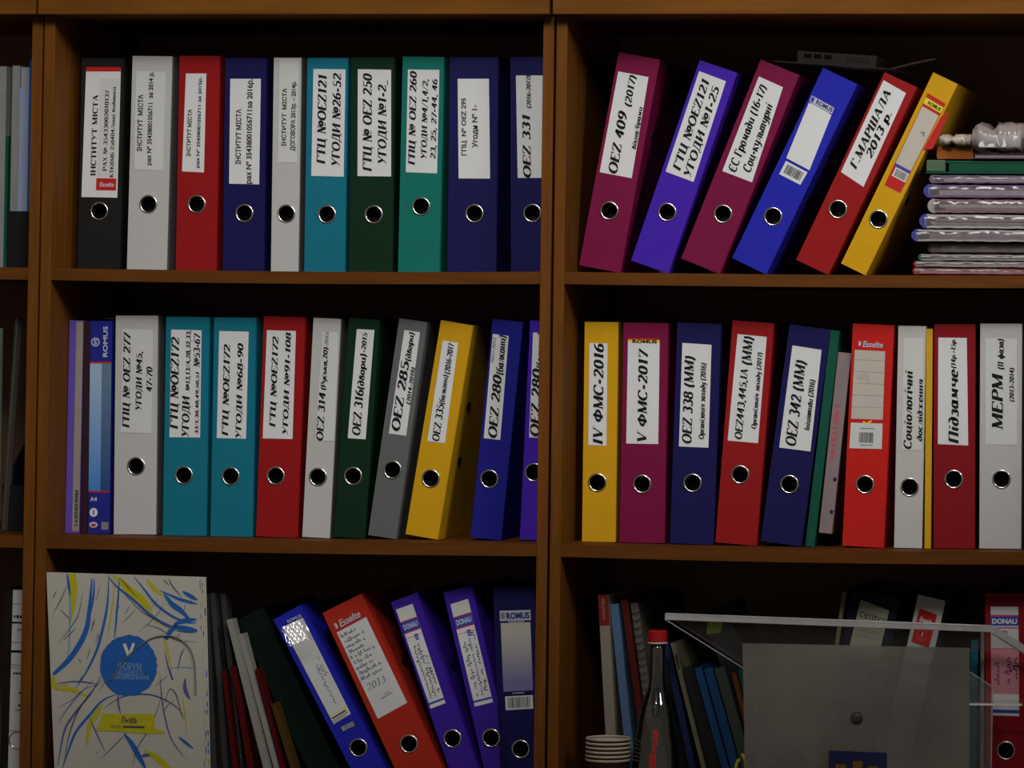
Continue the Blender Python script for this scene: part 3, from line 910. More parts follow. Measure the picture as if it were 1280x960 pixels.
q = [(353.7, 783.7), (378.6, 771.8), (417.3, 905), (438.6, 892)]
qb = [(424.5, 908.5), (442.5, 899.5), (428, 915.5), (446, 906.5)]
def glare_film(r, w, H, loc):
    # added film, its tilted top shaped to throw the lamp's glare forward
    tl, tr, bl_, br_ = [Vector((*loc(p), 0)) for p in q]
    b = MB(); N = 30; rows = []
    Lw, Lh = (tr - tl).length, (tl - bl_).length
    for i in range(N + 1):
        v = 1 - .40 * i / N; row = []
        for j in range(N + 1):
            u = j / N
            p = (bl_ * (1 - u) + br_ * u) * (1 - v) + (tl * (1 - u) + tr * u) * v
            f_ = 1 if v > .80 else max(0, (v - .62) / .18)
            f_ = f_ * f_ * (3 - 2 * f_)
            lift = (.42 * max(0, .86 - u) * Lw + .22 * (1 - max(v, .80)) * Lh) * f_ * min(1, max(0, 1 - u) * 7)
            lift += .00022 * math.sin(21 * u + 34 * v) * f_ + .00016 * math.sin(47 * u - 61 * v) * f_
            row.append((p.x, -.0011 - max(0, lift), p.y))
        rows.append(row)
    b.loop_strip(rows, FILMC, False, False)
    b.build('added_glare_film', r, smooth=True)['label'] = 'added clear film shaped to catch the lamp glare'


lever_file('royal blue lever arch file leaning furthest on the bottom shelf, with a shiny pencilled label', 'blue', (464.6, 1011.5), (341.3, 774.7), 40.5, (448.1, 934.4), 3,
           [dict(q=q, draw=draw_blue3, paper=GLOSSY, label='shiny pencilled paper label'), dict(q=qb, draw=lambda sh, q_: sh.bars(.08, .92, .1, .9, LIGHT_P, 5), paper=NAVY_P)], H=.322, group=G3, extra=glare_film)


def draw_red3(sh, q_):
    for i in range(9):
        v = .945 - i * .062
        sh.text(scribble_polys(30 + i, 8, .12), .06 + .03 * (i % 2), .55 + .38 * ((i * 37 % 10) / 10), v - .02, v + .022, PEN, up=False)
    sh.text(serif_polys('2013', .5, .2), .10, .72, .30, .375, PEN, up=False)
    sh.rect(.18, .85, .205, .209, LIGHT_P, 2); sh.rect(.35, .75, .165, .175, GREY_INK, 2); sh.rect(.5, .68, .19, .197, GREY_INK, 2)
    sh.text(sans_polys('Esselte', .02, .2), .18, .88, 1.03, 1.105, LIGHT_P, up=False)
    sh.text(serif_polys(')', 2.4, 0), .02, .12, 1.045, 1.095, LIGHT_P, up=False)


q = [(421, 790.5), (457.7, 771), (472.4, 898.4), (509.1, 878.2)]
lever_file('orange red lever arch file leaning with a handwritten white label, on the bottom shelf', 'orange_red', (517, 1012), (402.6, 766.2), 57, (511.3, 929.6), 3,
           dict(q=q, draw=draw_red3, paper=GLOSSY), H=.322, slots=(.62,), group=G3)


def draw_donau(seed, big):
    def d(sh, q_):
        sh.rect(0, 1, 0, .035, PAPER, 1); sh.rect(0, 1, .035, .055, BLUE_P, 1); sh.rect(0, 1, .055, .062, PAPER, 1)
        sh.rect(0, 1, .70 if big else .70, .705, RED_P, 2)
        sh.rect(0, 1, .065, .75, PAPER, .8)
        sh.rect(0, 1, .75, .762, RED_P, 1); sh.rect(0, 1, .762, .86, BLUE_P, 1); sh.rect(0, 1, .86, .872, RED_P, 1); sh.rect(0, 1, .872, 1, FAINT, 1)
        sh.text(sans_polys('DONAU', .04), .08, .92, .788, .838, LIGHT_P, up=False)
        for j in range(3): sh.rect(.52, .74, .66 + j * .022, .675 + j * .022, BLUE_P, 2)
        sh.text(scribble_polys(seed, 12, .12), .12, .34, .09, .62, PEN); sh.text(scribble_polys(seed + 1, 12, .12), .42, .62, .09, .64, PEN)
        sh.text(scribble_polys(seed + 2, 5, .12), .68, .88, .12, .38 if not big else .5, PEN)
        if not big: sh.text(serif_polys('2014', .4, .2), .70, .88, .25, .50, PEN)
        else: sh.text(scribble_polys(seed + 5, 4, .12), .70, .90, .48, .70, PEN)
    return d


q = [(495.1, 761.8), (515.7, 754.5), (538.5, 885.6), (556.9, 878.6)]
lever_file('narrow violet lever arch file leaning on the bottom shelf, touching the orange red one', 'violet', (576.5, 1004.6), (488.2, 752.6), 36.5, (565.7, 923), 3,
           dict(q=q, draw=draw_donau(50, False), paper=PAPER), H=.322, slots=(.62,), group=G3)
q = [(563.1, 755.2), (585.1, 748.2), (593.6, 883), (616.3, 877.5)]
lever_file('narrow violet lever arch file between its leaning violet twin and the navy one', 'violet', (614, 1000), (553.9, 740.5), 38, (614.1, 922.3), 3,
           dict(q=q, draw=draw_donau(60, True), paper=PAPER), H=.322, slots=(.62,), group=G3)


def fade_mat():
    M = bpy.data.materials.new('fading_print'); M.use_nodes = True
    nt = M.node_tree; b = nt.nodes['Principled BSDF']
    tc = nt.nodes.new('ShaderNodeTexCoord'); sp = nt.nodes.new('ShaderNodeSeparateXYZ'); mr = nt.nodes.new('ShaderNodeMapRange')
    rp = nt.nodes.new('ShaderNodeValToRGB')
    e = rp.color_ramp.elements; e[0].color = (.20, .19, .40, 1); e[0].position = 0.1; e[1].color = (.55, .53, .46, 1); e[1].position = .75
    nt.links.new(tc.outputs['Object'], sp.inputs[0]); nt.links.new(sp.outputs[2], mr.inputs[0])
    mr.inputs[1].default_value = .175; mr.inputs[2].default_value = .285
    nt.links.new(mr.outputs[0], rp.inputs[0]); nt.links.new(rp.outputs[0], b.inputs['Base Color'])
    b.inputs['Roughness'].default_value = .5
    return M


FADE = fade_mat()


def draw_romus3(sh, q_):
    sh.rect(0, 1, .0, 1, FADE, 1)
    sh.rect(-.02, 1.02, 1.03, 1.18, LIGHT_P, 1); sh.text(sans_polys('ROMUS', .045), .2, .98, 1.06, 1.15, NAVY_P, up=False); sh.rect(.02, .15, 1.06, 1.15, GREY_INK, 2)
    sh.rect(.25, .8, 1.008, 1.02, LIGHT_P, 1)
    sh.rect(.3, .7, -.035, -.022, LIGHT_P, 1)
    sh.rect(.05, .98, -.27, -.07, PAPER, 1); sh.bars(.13, .92, -.245, -.09, INK, 8)


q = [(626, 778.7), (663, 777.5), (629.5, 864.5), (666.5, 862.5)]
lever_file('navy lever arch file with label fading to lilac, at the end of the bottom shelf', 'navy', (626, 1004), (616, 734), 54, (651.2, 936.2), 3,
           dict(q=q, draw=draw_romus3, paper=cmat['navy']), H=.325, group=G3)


def draw_donau_red(sh, q_):
    sh.rect(0, 1, 0, .08, PAPER, 1); sh.rect(0, 1, .025, .055, BLUE_P, 2)
    sh.rect(0, 1, .08, 1, FAINT, .8)
    sh.rect(0, 1, .91, .925, PINK_P, 1); sh.rect(0, 1, .825, .91, BLUE_P, 1); sh.text(sans_polys('DONAU', .05), .05, .95, .845, .89, PAPER, up=False); sh.rect(0, 1, .80, .812, PINK_P, 1)
    for j in range(2): sh.rect(.42, .60, .755 + j * .014, .764 + j * .014, BLUE_P, 2)
    sh.rect(.0, 1.0, .20, .62, mat('pink_highlighter', (.55, .22, .28), .5), 1)
    sh.text(scribble_polys(70, 6, .12), .1, .3, .28, .52, PEN); sh.text(scribble_polys(71, 4, .12), .48, .7, .30, .54, PEN); sh.text(scribble_polys(72, 3, .12), .78, .95, .34, .54, PEN)


q = [(1238.3, 758), (1273, 758.3), (1239.5, 894), (1274, 895)]
lever_file('crimson lever arch file with a pink inked label, behind the clear acrylic stand', 'crimson', (1233, 1010), (1231, 741), 54, (1257.5, 938), 3,
           dict(q=q, draw=draw_donau_red, paper=PAPER), Y=.10, H=.325, group=G3)


# ------------------------------------------------------------------ thin folders, sheets and other slabs
def slab(name, label, cat, bl, tl, wpx, dep, m, k, Y=Y0, group=None, H=None, bevel=.0008, parts=None, drop=True, pages=None):
    BL, a, w, Hh, ex, ez, dz = file_quad(bl, tl, wpx, Y, k, H, drop)
    r = empty(name, BL + Vector((0, 0, dz)), (0, a, 0))
    tag(r, label, cat, group)

    def loc(p):
        q_ = at(p[0], p[1], Y) - BL
        return q_.dot(ex), q_.dot(ez)
    b = MB()
    t = min(.0012, w * .3)
    b.box((0, 0, 0), (w, t, Hh), m); b.box((0, t, 0), (t, dep, Hh), m); b.box((w - t, t, 0), (w, dep, Hh), m)
    b.build('cover', r)
    if w > .004:
        b = MB(); b.box((t + .0004, .004, .002), (w - t - .0004, dep - .006, Hh - .004), pages or CREAM); b.build('pages', r)
    if parts: parts(r, w, Hh, loc)
    return r


VIO = mat('lilac_plastic', (.13, .075, .42), .45, var=.08)
GREYB = mat('grey_beige_card', (.30, .27, .23), .6, var=.1)


def p_lilac(r, w, H, loc):
    x0 = w * .5
    sh = Sheet((x0, -.0002, H * .995), (w, -.0002, H * .995), (x0, -.0002, .003), (w, -.0002, .003), (0, -1, 0), GREYB)
    sh.bars(.35, .8, .06, .20, INK, 21, along='v'); sh.text(sans_polys('7 A'), .35, .8, .025, .055, INK)
    sh.mb.build('spine_label', r)['label'] = 'grey beige barcoded strip'


slab('thin_binder', 'thin lilac binder with a grey beige barcoded spine strip beside the bookcase side', 'binder', (81.4, 669), (87, 403), 18.5, .24, VIO, 2, parts=p_lilac)
DKPUR = mat('dark_plum_card', (.035, .012, .020), .6)
slab('thin_folder', 'dark side cover of the thin lilac binder, beside the blue ring binder', 'folder', (101.5, 669), (105.5, 405), 8, .24, DKPUR, 2)  # added slab standing in for the lilac binder's side cover, painted dark
DBLUE = mat('print_dark_blue', (.018, .026, .26), .4, var=.08)


def grad(name, z0, z1, c0, c1):
    M = bpy.data.materials.new(name); M.use_nodes = True
    nt = M.node_tree; b = nt.nodes['Principled BSDF']
    tc = nt.nodes.new('ShaderNodeTexCoord'); sp = nt.nodes.new('ShaderNodeSeparateXYZ'); mr = nt.nodes.new('ShaderNodeMapRange'); rp = nt.nodes.new('ShaderNodeValToRGB')
    rp.color_ramp.elements[0].color = (*c0, 1); rp.color_ramp.elements[1].color = (*c1, 1)
    nt.links.new(tc.outputs['Object'], sp.inputs[0]); nt.links.new(sp.outputs[2], mr.inputs[0])
    mr.inputs[1].default_value = z0; mr.inputs[2].default_value = z1
    nt.links.new(mr.outputs[0], rp.inputs[0]); nt.links.new(rp.outputs[0], b.inputs['Base Color']); b.inputs['Roughness'].default_value = .4
    return M


GRAD = grad('printed_blue_fade', .06, .25, (.04, .22, .62), (.34, .48, .66))
GRAD_SHADE = grad('blue_fade_side_shade', .06, .25, (.012, .06, .22), (.12, .20, .30))  # darker copy of the fade: the side's shade put into the colour


def p_romus(r, w, H, loc):
    sh = Sheet((0, -.0002, H), (w, -.0002, H), (0, -.0002, 0), (w, -.0002, 0), (0, -1, 0), DBLUE)
    sh.rect(0, .55, .20, .80, GRAD, 1); sh.rect(.55, 1, .20, .80, GRAD_SHADE, 1)
    sh.rect(0, 1, .80, .808, RED_P, 2); sh.rect(0, 1, .193, .201, RED_P, 2)
    sh.text(sans_polys('ROMUS', .03), .60, .80, .83, .975, LIGHT_P)
    for rr, mm in ((.2, LIGHT_P), (.15, DBLUE)):
        sh.poly([(.24 + rr * math.cos(i * .3142), .90 + rr * .105 * math.sin(i * .3142)) for i in range(20)], mm, 2 if rr > .16 else 3)
    sh.text(sans_polys('S', .03), .16, .32, .889, .912, LIGHT_P, up=False, k=4)
    sh.text(sans_polys('A4', .03), .08, .40, .153, .173, LIGHT_P, up=False)
    sh.poly([(.25 + .19 * math.cos(i * .3142), .10 + .021 * math.sin(i * .3142)) for i in range(20)], PAPER, 2)
    sh.rect(.22, .28, .088, .112, BLUE_P, 3)
    sh.poly([(.25 + .2 * math.cos(i * .3142), .042 + .014 * math.sin(i * .3142)) for i in range(20)], LIGHT_P, 2)
    sh.poly([(.25 + .12 * math.cos(i * .3142), .040 + .007 * math.sin(i * .3142)) for i in range(20)], RED_P, 3)
    sh.rect(.62, .95, .02, .055, GREY_INK, 2)
    sh.mb.build('printed_spine', r)


slab('ring_binder', 'blue ring binder with pale blue gradient spine and small A4 mark beside the white file', 'binder', (110.2, 669), (113.4, 403), 28.5, .26, DBLUE, 2, parts=p_romus)

GRF = mat('green_folder_card', (.006, .085, .055), .5, var=.08)
slab('thin_folder', 'thin green folder leaning between navy and bright red files', 'folder', (1006.5, 686.6), (1038.5, 416.7), 11.5, .25, GRF, 2)
PINKG = mat('pinkish_grey_card', (.27, .20, .215), .5, var=.06)


def p_pink(r, w, H, loc):
    sh = Sheet((0, -.0002, H), (w, -.0002, H), (0, -.0002, 0), (w, -.0002, 0), (0, -1, 0), PINKG)
    sh.text(sans_polys('14-15.11.2011', .03), .20, .56, .41, .71, PINK_P)
    for i, (u0, v0, v1) in enumerate(((.25, .04, .36), (.42, .04, .33), (.62, .72, .90), (.25, .75, .96), (.42, .8, .96))):
        R = random.Random(i); v = v0
        while v < v1:
            l = R.uniform(.012, .03); sh.rect(u0, u0 + .07, v, v + l, GREY_INK, 2); v += l + .007
    for v in (.12, .30): sh.poly([(.8 + .13 * math.cos(i * .3142), v + .012 * math.sin(i * .3142)) for i in range(20)], DKPUR, 2)
    sh.mb.build('printed_spine', r)


slab('booklet', 'pinkish grey booklet with a red printed date tucked behind the thin green folder', 'booklet', (1023, 672), (1048, 440), 16.5, .21, PINKG, 2, Y=.092, H=.275, parts=p_pink, drop=False)
YFO = mat('yellow_folder_card', (.62, .36, .015), .5, var=.06)
slab('thin_folder', 'thin yellow folder between narrow white and dark red files', 'folder', (1155.6, 687.5), (1158, 413), 8, .24, YFO, 2)

# thin sheet lying over the tops of the middle shelf files
b = MB(); N = 20; ZS = at(245, 398.4, Y0).z
xa, xb = at(152, 400, .2).x, at(352, 400, .2).x
tops = Z2 + .3292
SHEETM = mat('grey_sheet', (.5, .5, .47), .5)
loops = []
for i in range(N + 1):
    t = i / N; x = xa + (xb - xa) * t
    z = tops + .0035 + .003 * math.sin(t * math.pi) + .001 * math.sin(t * 9)
    loops.append([(x, .12, z), (x, .33, z), (x, .33, z + .0006), (x, .12, z + .0006)])
b.loop_strip(loops, SHEETM)
tag(b.build('paper_sheet'), 'thin grey sheet lying across the tops of the white and teal files', 'paper')

# pale flat box lying on the tilted upper files
b = MB(); Yb = .24
PB = mat('pale_card', (.74, .70, .68), .6, var=.08)
A, B_, C_, D_ = [at(x, y, Yb) for x, y in ((997, 78), (1094, 84.6), (1096, 70), (997, 63.5))]
bx = empty('flat_box', A)
b.hexa([p - A for p in (A, B_, B_ + Vector((0, .12, 0)), A + Vector((0, .12, 0)))], [p - A for p in (D_, C_, C_ + Vector((0, .12, 0)), D_ + Vector((0, .12, 0)))], PB)
sh = Sheet(D_ - A, C_ - A, Vector((0, 0, 0)), B_ - A, (0, -1, 0), None)
for u in (.08, .21, .34): sh.rect(u, u + .095, .42, .82, mat('faded_print', (.12, .115, .12), .6), 1)
sh.rect(.62, .92, .38, .45, GREY_INK, 1); sh.text(sans_polys('ESSELTE', .0), .63, .90, .55, .72, GREY_INK, up=False)
for f_, k_ in zip(sh.mb.f, sh.mb.mi): b.poly([sh.mb.v[i] for i in f_], sh.mb.mats[k_])
b.build('carton', bx)
tag(bx, 'pale flat carton with three dark squares lying on the leaning upper files', 'box')
b = MB()
A, B_ = at(966, 76.5, .20), at(1114, 86.6, .20)
b.hexa([A, B_, B_ + Vector((.02, .16, 0)), A + Vector((.02, .16, 0))], [p + Vector((0, 0, .0012)) for p in (A, B_, B_ + Vector((.02, .16, 0)), A + Vector((.02, .16, 0)))], PB)
tag(b.build('paper_sheet'), 'pale sheet of card lying on the leaning files under the flat carton', 'paper')
b = MB()
A, B_ = at(1113, 86.5, .22), at(1169, 73.5, .24)
b.tube([A, A.lerp(B_, .5) + Vector((0, 0, .001)), B_], .0017, PB)
tag(b.build('plastic_strip'), 'pale thin plastic strip poking out above the leaning red file', 'strip')

# ------------------------------------------------------------------ pile of document sleeves on the upper shelf
PL = {}


def plast(n, c, a=.9):
    if n not in PL: PL[n] = mat('sleeve_' + n, c, .3, var=.15, scale=60, spec=.35, alpha=a)
    return PL[n]


WALL = UNIT[1][1] - PT - .0015


def sleeve(label, x0, y_top, y_bot, edge, film, papers, seed, Y=.06, depth=.24, kname='document_sleeve'):
    """one document sleeve of a flat pile: rounded folded end on the visible side, film above and below, papers between"""
    R = random.Random(seed)
    P0 = at(x0, y_bot, Y); P1 = at(x0, y_top, Y)
    P0.z = max(P0.z, Z1 + .0004)
    h = P1.z - P0.z; L = WALL - P0.x - h * .45
    r = empty(kname, P0)
    tag(r, label, 'folder', 'document sleeves piled flat on the upper shelf')
    N = 26
    wob = [R.uniform(-1, 1) * .0011 for _ in range(N + 1)]
    def prof(t): return wob[int(t * N)] * (1 if 0 < t < 1 else 0)
    # outer film: folded strip
    b = MB(); loops = []
    hs = h * .16
    path = []
    for i in range(N + 1): path.append((L * (1 - i / N), h - abs(prof(i / N)) - hs * .3 * (1 - i / N)))
    for j in range(1, 8): A = math.pi / 2 + math.pi * j / 8; path.append((h * .42 * math.cos(A), h / 2 + (h / 2) * math.sin(A)))
    for i in range(N + 1): path.append((L * i / N, abs(prof(i / N))))
    zk = 1 - (hs + .0012) / h
    path = [(x, hs * .5 + .0006 + z * zk) for x, z in path]
    for i, (x, z) in enumerate(path):
        a, c = path[max(0, i - 1)], path[min(len(path) - 1, i + 1)]
        dx, dz = c[0] - a[0], c[1] - a[1]; l = math.hypot(dx, dz) or 1
        nx, nz = -dz / l * hs / 2, dx / l * hs / 2
        xo = x + h * .45
        loops.append([(xo + nx, 0, z + nz), (xo - nx, 0, z - nz), (xo - nx, depth, z - nz), (xo + nx, depth, z + nz)])
    b.loop_strip(loops, film); b.build('film', r, smooth=False)
    b = MB(); loops = []
    rr = h * .5
    ed = [(h * .46 + rr * .98 * math.cos(A), h / 2 + rr * math.sin(A)) for A in [math.pi / 2 + math.pi * j / 10 for j in range(11)]]
    loops = [[(x, y, z) for x, z in ed] for y in (-.0006, depth * .6)]
    b.loop_strip(loops, edge); b.build('edge_strip', r)
    b = MB(); n = papers
    for i in range(n):
        za = h * (.2 + .6 * i / n); zb = za + h * .6 / n * .92
        s0 = h * .35 + R.uniform(.002, .022)
        b.box((s0, .002 + R.uniform(0, .006), za), (L - R.uniform(0, .01), depth - .01, zb), SLP if R.random() < .5 else SLD)
    b.build('papers', r)
    b = MB(); L1, L2 = [], []
    for i in range(31):
        x = h * .3 + (L - h * .3) * i / 30
        y = -.0012 + .0009 * math.sin(i * R.uniform(.8, 1.1)); L1.append((x, y, h * (.14 + .08 * R.random()))); L2.append((x, y + .0006, h * (.72 + .14 * R.random())))
    b.loop_strip([L1, [((a[0] + c[0]) / 2, a[1] - .0014, (a[2] + c[2]) / 2) for a, c in zip(L1, L2)], L2], FILMF, False, False); b.build('front_film', r, smooth=True)
    return r


SLP = mat('sleeve_paper', (.36, .30, .34), .6, var=.1); SLD = mat('sleeve_paper_dull', (.20, .15, .18), .6, var=.1)
FILMF = mat('front_film', (.30, .27, .29), .14, spec=.7, alpha=.35, var=.3, scale=90)
cl = plast('clear', (.42, .40, .42), .75); clb = plast('blue', (.05, .06, .34), .85); clv = plast('lilac', (.16, .11, .22), .9)
clr = plast('red', (.33, .015, .02), .9); clg = plast('green', (.01, .10, .045), .9); clw = plast('white', (.40, .38, .38), .9)
cld = plast('dark', (.06, .03, .035), .9); clp = plast('rose', (.25, .13, .16), .9)
sleeve('red document sleeve at the very bottom of the flat pile', 1141, 334, 344.5, clr, clr, 2, 1)
sleeve('red topped sleeve second from the bottom of the flat pile', 1142, 326, 333.8, clr, clw, 2, 2, Y=.062)
sleeve('green edged white sleeve low in the flat pile', 1148, 317, 325.8, clg, clw, 3, 3, Y=.066)
sleeve('dark sleeve under the blue edged ones in the flat pile', 1160, 303, 316.6, cld, cld, 1, 4, Y=.08)
sleeve('bright blue edged sleeve with curled end, lowest of the blue ones in the pile', 1140, 286, 302, clb, clw, 3, 5, Y=.06)
sleeve('blue edged sleeve stuffed with white papers, middle of the flat pile', 1150, 267, 285.6, clb, clw, 4, 6, Y=.064)
sleeve('clear rose tinted sleeve with shiny top in the middle of the pile', 1160, 248, 266.4, cl, clp, 3, 7, Y=.064)
sleeve('violet blue edged sleeve in the upper half of the flat pile', 1155, 230, 247.4, clb, clv, 3, 8, Y=.062)
sleeve('lilac clear sleeve sloping near the top of the flat pile', 1162, 218, 229.4, clv, clv, 2, 9, Y=.07)
# green folder
b = MB(); GF = mat('green_plastic', (.006, .070, .036), .35, var=.1); PGF = mat('pale_green_plastic', (.075, .14, .075), .35)
A = at(1157, 217, .066); r = empty('green_folder', A); tag(r, 'green plastic folder lying near the top of the flat pile', 'folder')
h = at(1152, 199, .066).z - A.z; GL_ = WALL - A.x
b.box((0, 0, 0), (GL_, .23, .003), GF); b.box((.03, 0, h - .006), (GL_, .23, h - .002), GF); b.box((.035, .001, .003), (GL_, .012, h - .006), GF); b.build('cover', r, bevel=.001)
b = MB(); b.box((.001, -.001, .003), (.030, .2, h - .001), PGF); b.build('end_flap', r, bevel=.002)
b = MB(); b.box((.036, .014, .003), (GL_ - .002, .22, h - .006), CREAM); b.build('papers', r)
OR = mat('orange_brown_card', (.30, .085, .012), .6)
A = at(1171, 198.6, .10); r = empty('card_folder', A); tag(r, 'orange brown card folder under the taped packet on the pile', 'folder')
h = at(1165, 183, .10).z - A.z
b = MB(); b.box((0, 0, 0), (.055, .2, .0015), OR); b.box((0, 0, 0), (.0015, .2, h), OR); b.box((0, 0, h - .0015), (.055, .2, h), OR); b.box((.0015, 0, .0015), (.055, .0015, h - .0015), OR); b.build('cover', r)
b = MB(); b.box((.003, .003, .002), (.052, .19, h - .002), CREAM); b.build('papers', r)
# taped packet and clear bag on top


def crumple(name, label, cat, x0, x1, y0, y1, Y, dep, m, seed, inner=None, n=14):
    R = random.Random(seed)
    A = at(x0, y1, Y); B2 = at(x1, y0, Y)
    Lx, Hh = B2.x - A.x, B2.z - A.z
    r = empty(name, A); tag(r, label, cat)
    b = MB(); loops = []
    for i in range(n + 1):
        t = i / n; k = .55 + .45 * math.sin(math.pi * min(1, t * 2.4 + .12)) if t < .45 else 1
        lp = []
        for j in range(16):
            a = 2 * math.pi * j / 16
            c, s = math.cos(a), math.sin(a)
            c = math.copysign(abs(c) ** .5, c); s = math.copysign(abs(s) ** .5, s)
            q_ = R.uniform(.93, 1.04)
            lp.append((Lx * t, dep / 2 + dep / 2 * c * q_, max(.0003, Hh / 2 + Hh / 2 * s * k * q_)))
        loops.append(lp)
    b.loop_strip(loops, m); b.build('wrapping', r, smooth=True)
    if inner: inner(r, Lx, Hh, dep)
    return r


def rolled(r, Lx, Hh, dep):
    b = MB(); b.box((Lx * .12, .004, Hh * .16), (Lx, dep * .8, Hh * .56), PAPER); b.build('paper_roll', r, bevel=.003)


crumple('taped_packet', 'small pale packet bound with clear tape on top of the pile', 'packet', 1174, 1213, 166, 182.5, .075, .16, mat('packet_film', (.46, .40, .34), .3, var=.2, scale=80, spec=.5), 3)
crumple('clear_bag', 'crumpled clear plastic bag of papers topping the flat pile', 'bag', 1215, 1276, 150.5, 191, .045, .2, mat('bag_film', (.44, .36, .36), .22, var=.2, scale=70, spec=.6, alpha=.62), 5, rolled)
b = MB()
A = at(1216, 198.4, .06); r = empty('dark_tray', A); tag(r, 'dark red card sleeve under the crumpled clear bag', 'folder')
h = at(1216, 192, .06).z - A.z
b.box((0, 0, 0), (WALL - A.x, .2, .0012), cld); b.box((0, 0, h - .0012), (WALL - A.x, .2, h), cld); b.box((0, .0, .0012), (.0012, .2, h - .0012), cld); b.build('cover', r)
b = MB(); b.box((.003, .002, .0014), (WALL - A.x - .002, .19, h - .0014), SLD); b.build('papers', r)

# ------------------------------------------------------------------ paper bag and what stands behind it
YB = .001
BAGP = mat('bag_paper', (.47, .455, .40), .55, var=.06, scale=12, bump=.25)
BB = mat('brush_blue', (.020, .115, .42), .55, var=.12, scale=90)
BV = mat('brush_violet', (.10, .10, .27), .55, var=.2, scale=90)
BY = mat('brush_yellow', (.46, .42, .015), .55, var=.12, scale=90)
BLK = mat('dark_brush', (.06, .06, .09), .55)
BT = mat('brush_light_blue', (.16, .33, .50), .55)


def bez(p, n=18):
    """Catmull-Rom through points in bag pixels"""
    out = []
    P = [p[0]] + list(p) + [p[-1]]
    for i in range(1, len(P) - 2):
        for j in range(n):
            t = j / n
            out.append(tuple(.5 * ((2 * P[i][d]) + (-P[i - 1][d] + P[i + 1][d]) * t + (2 * P[i - 1][d] - 5 * P[i][d] + 4 * P[i + 1][d] - P[i + 2][d]) * t * t + (-P[i - 1][d] + 3 * P[i][d] - 3 * P[i + 1][d] + P[i + 2][d]) * t ** 3) for d in (0, 1)))
    out.append(p[-1])
    return out


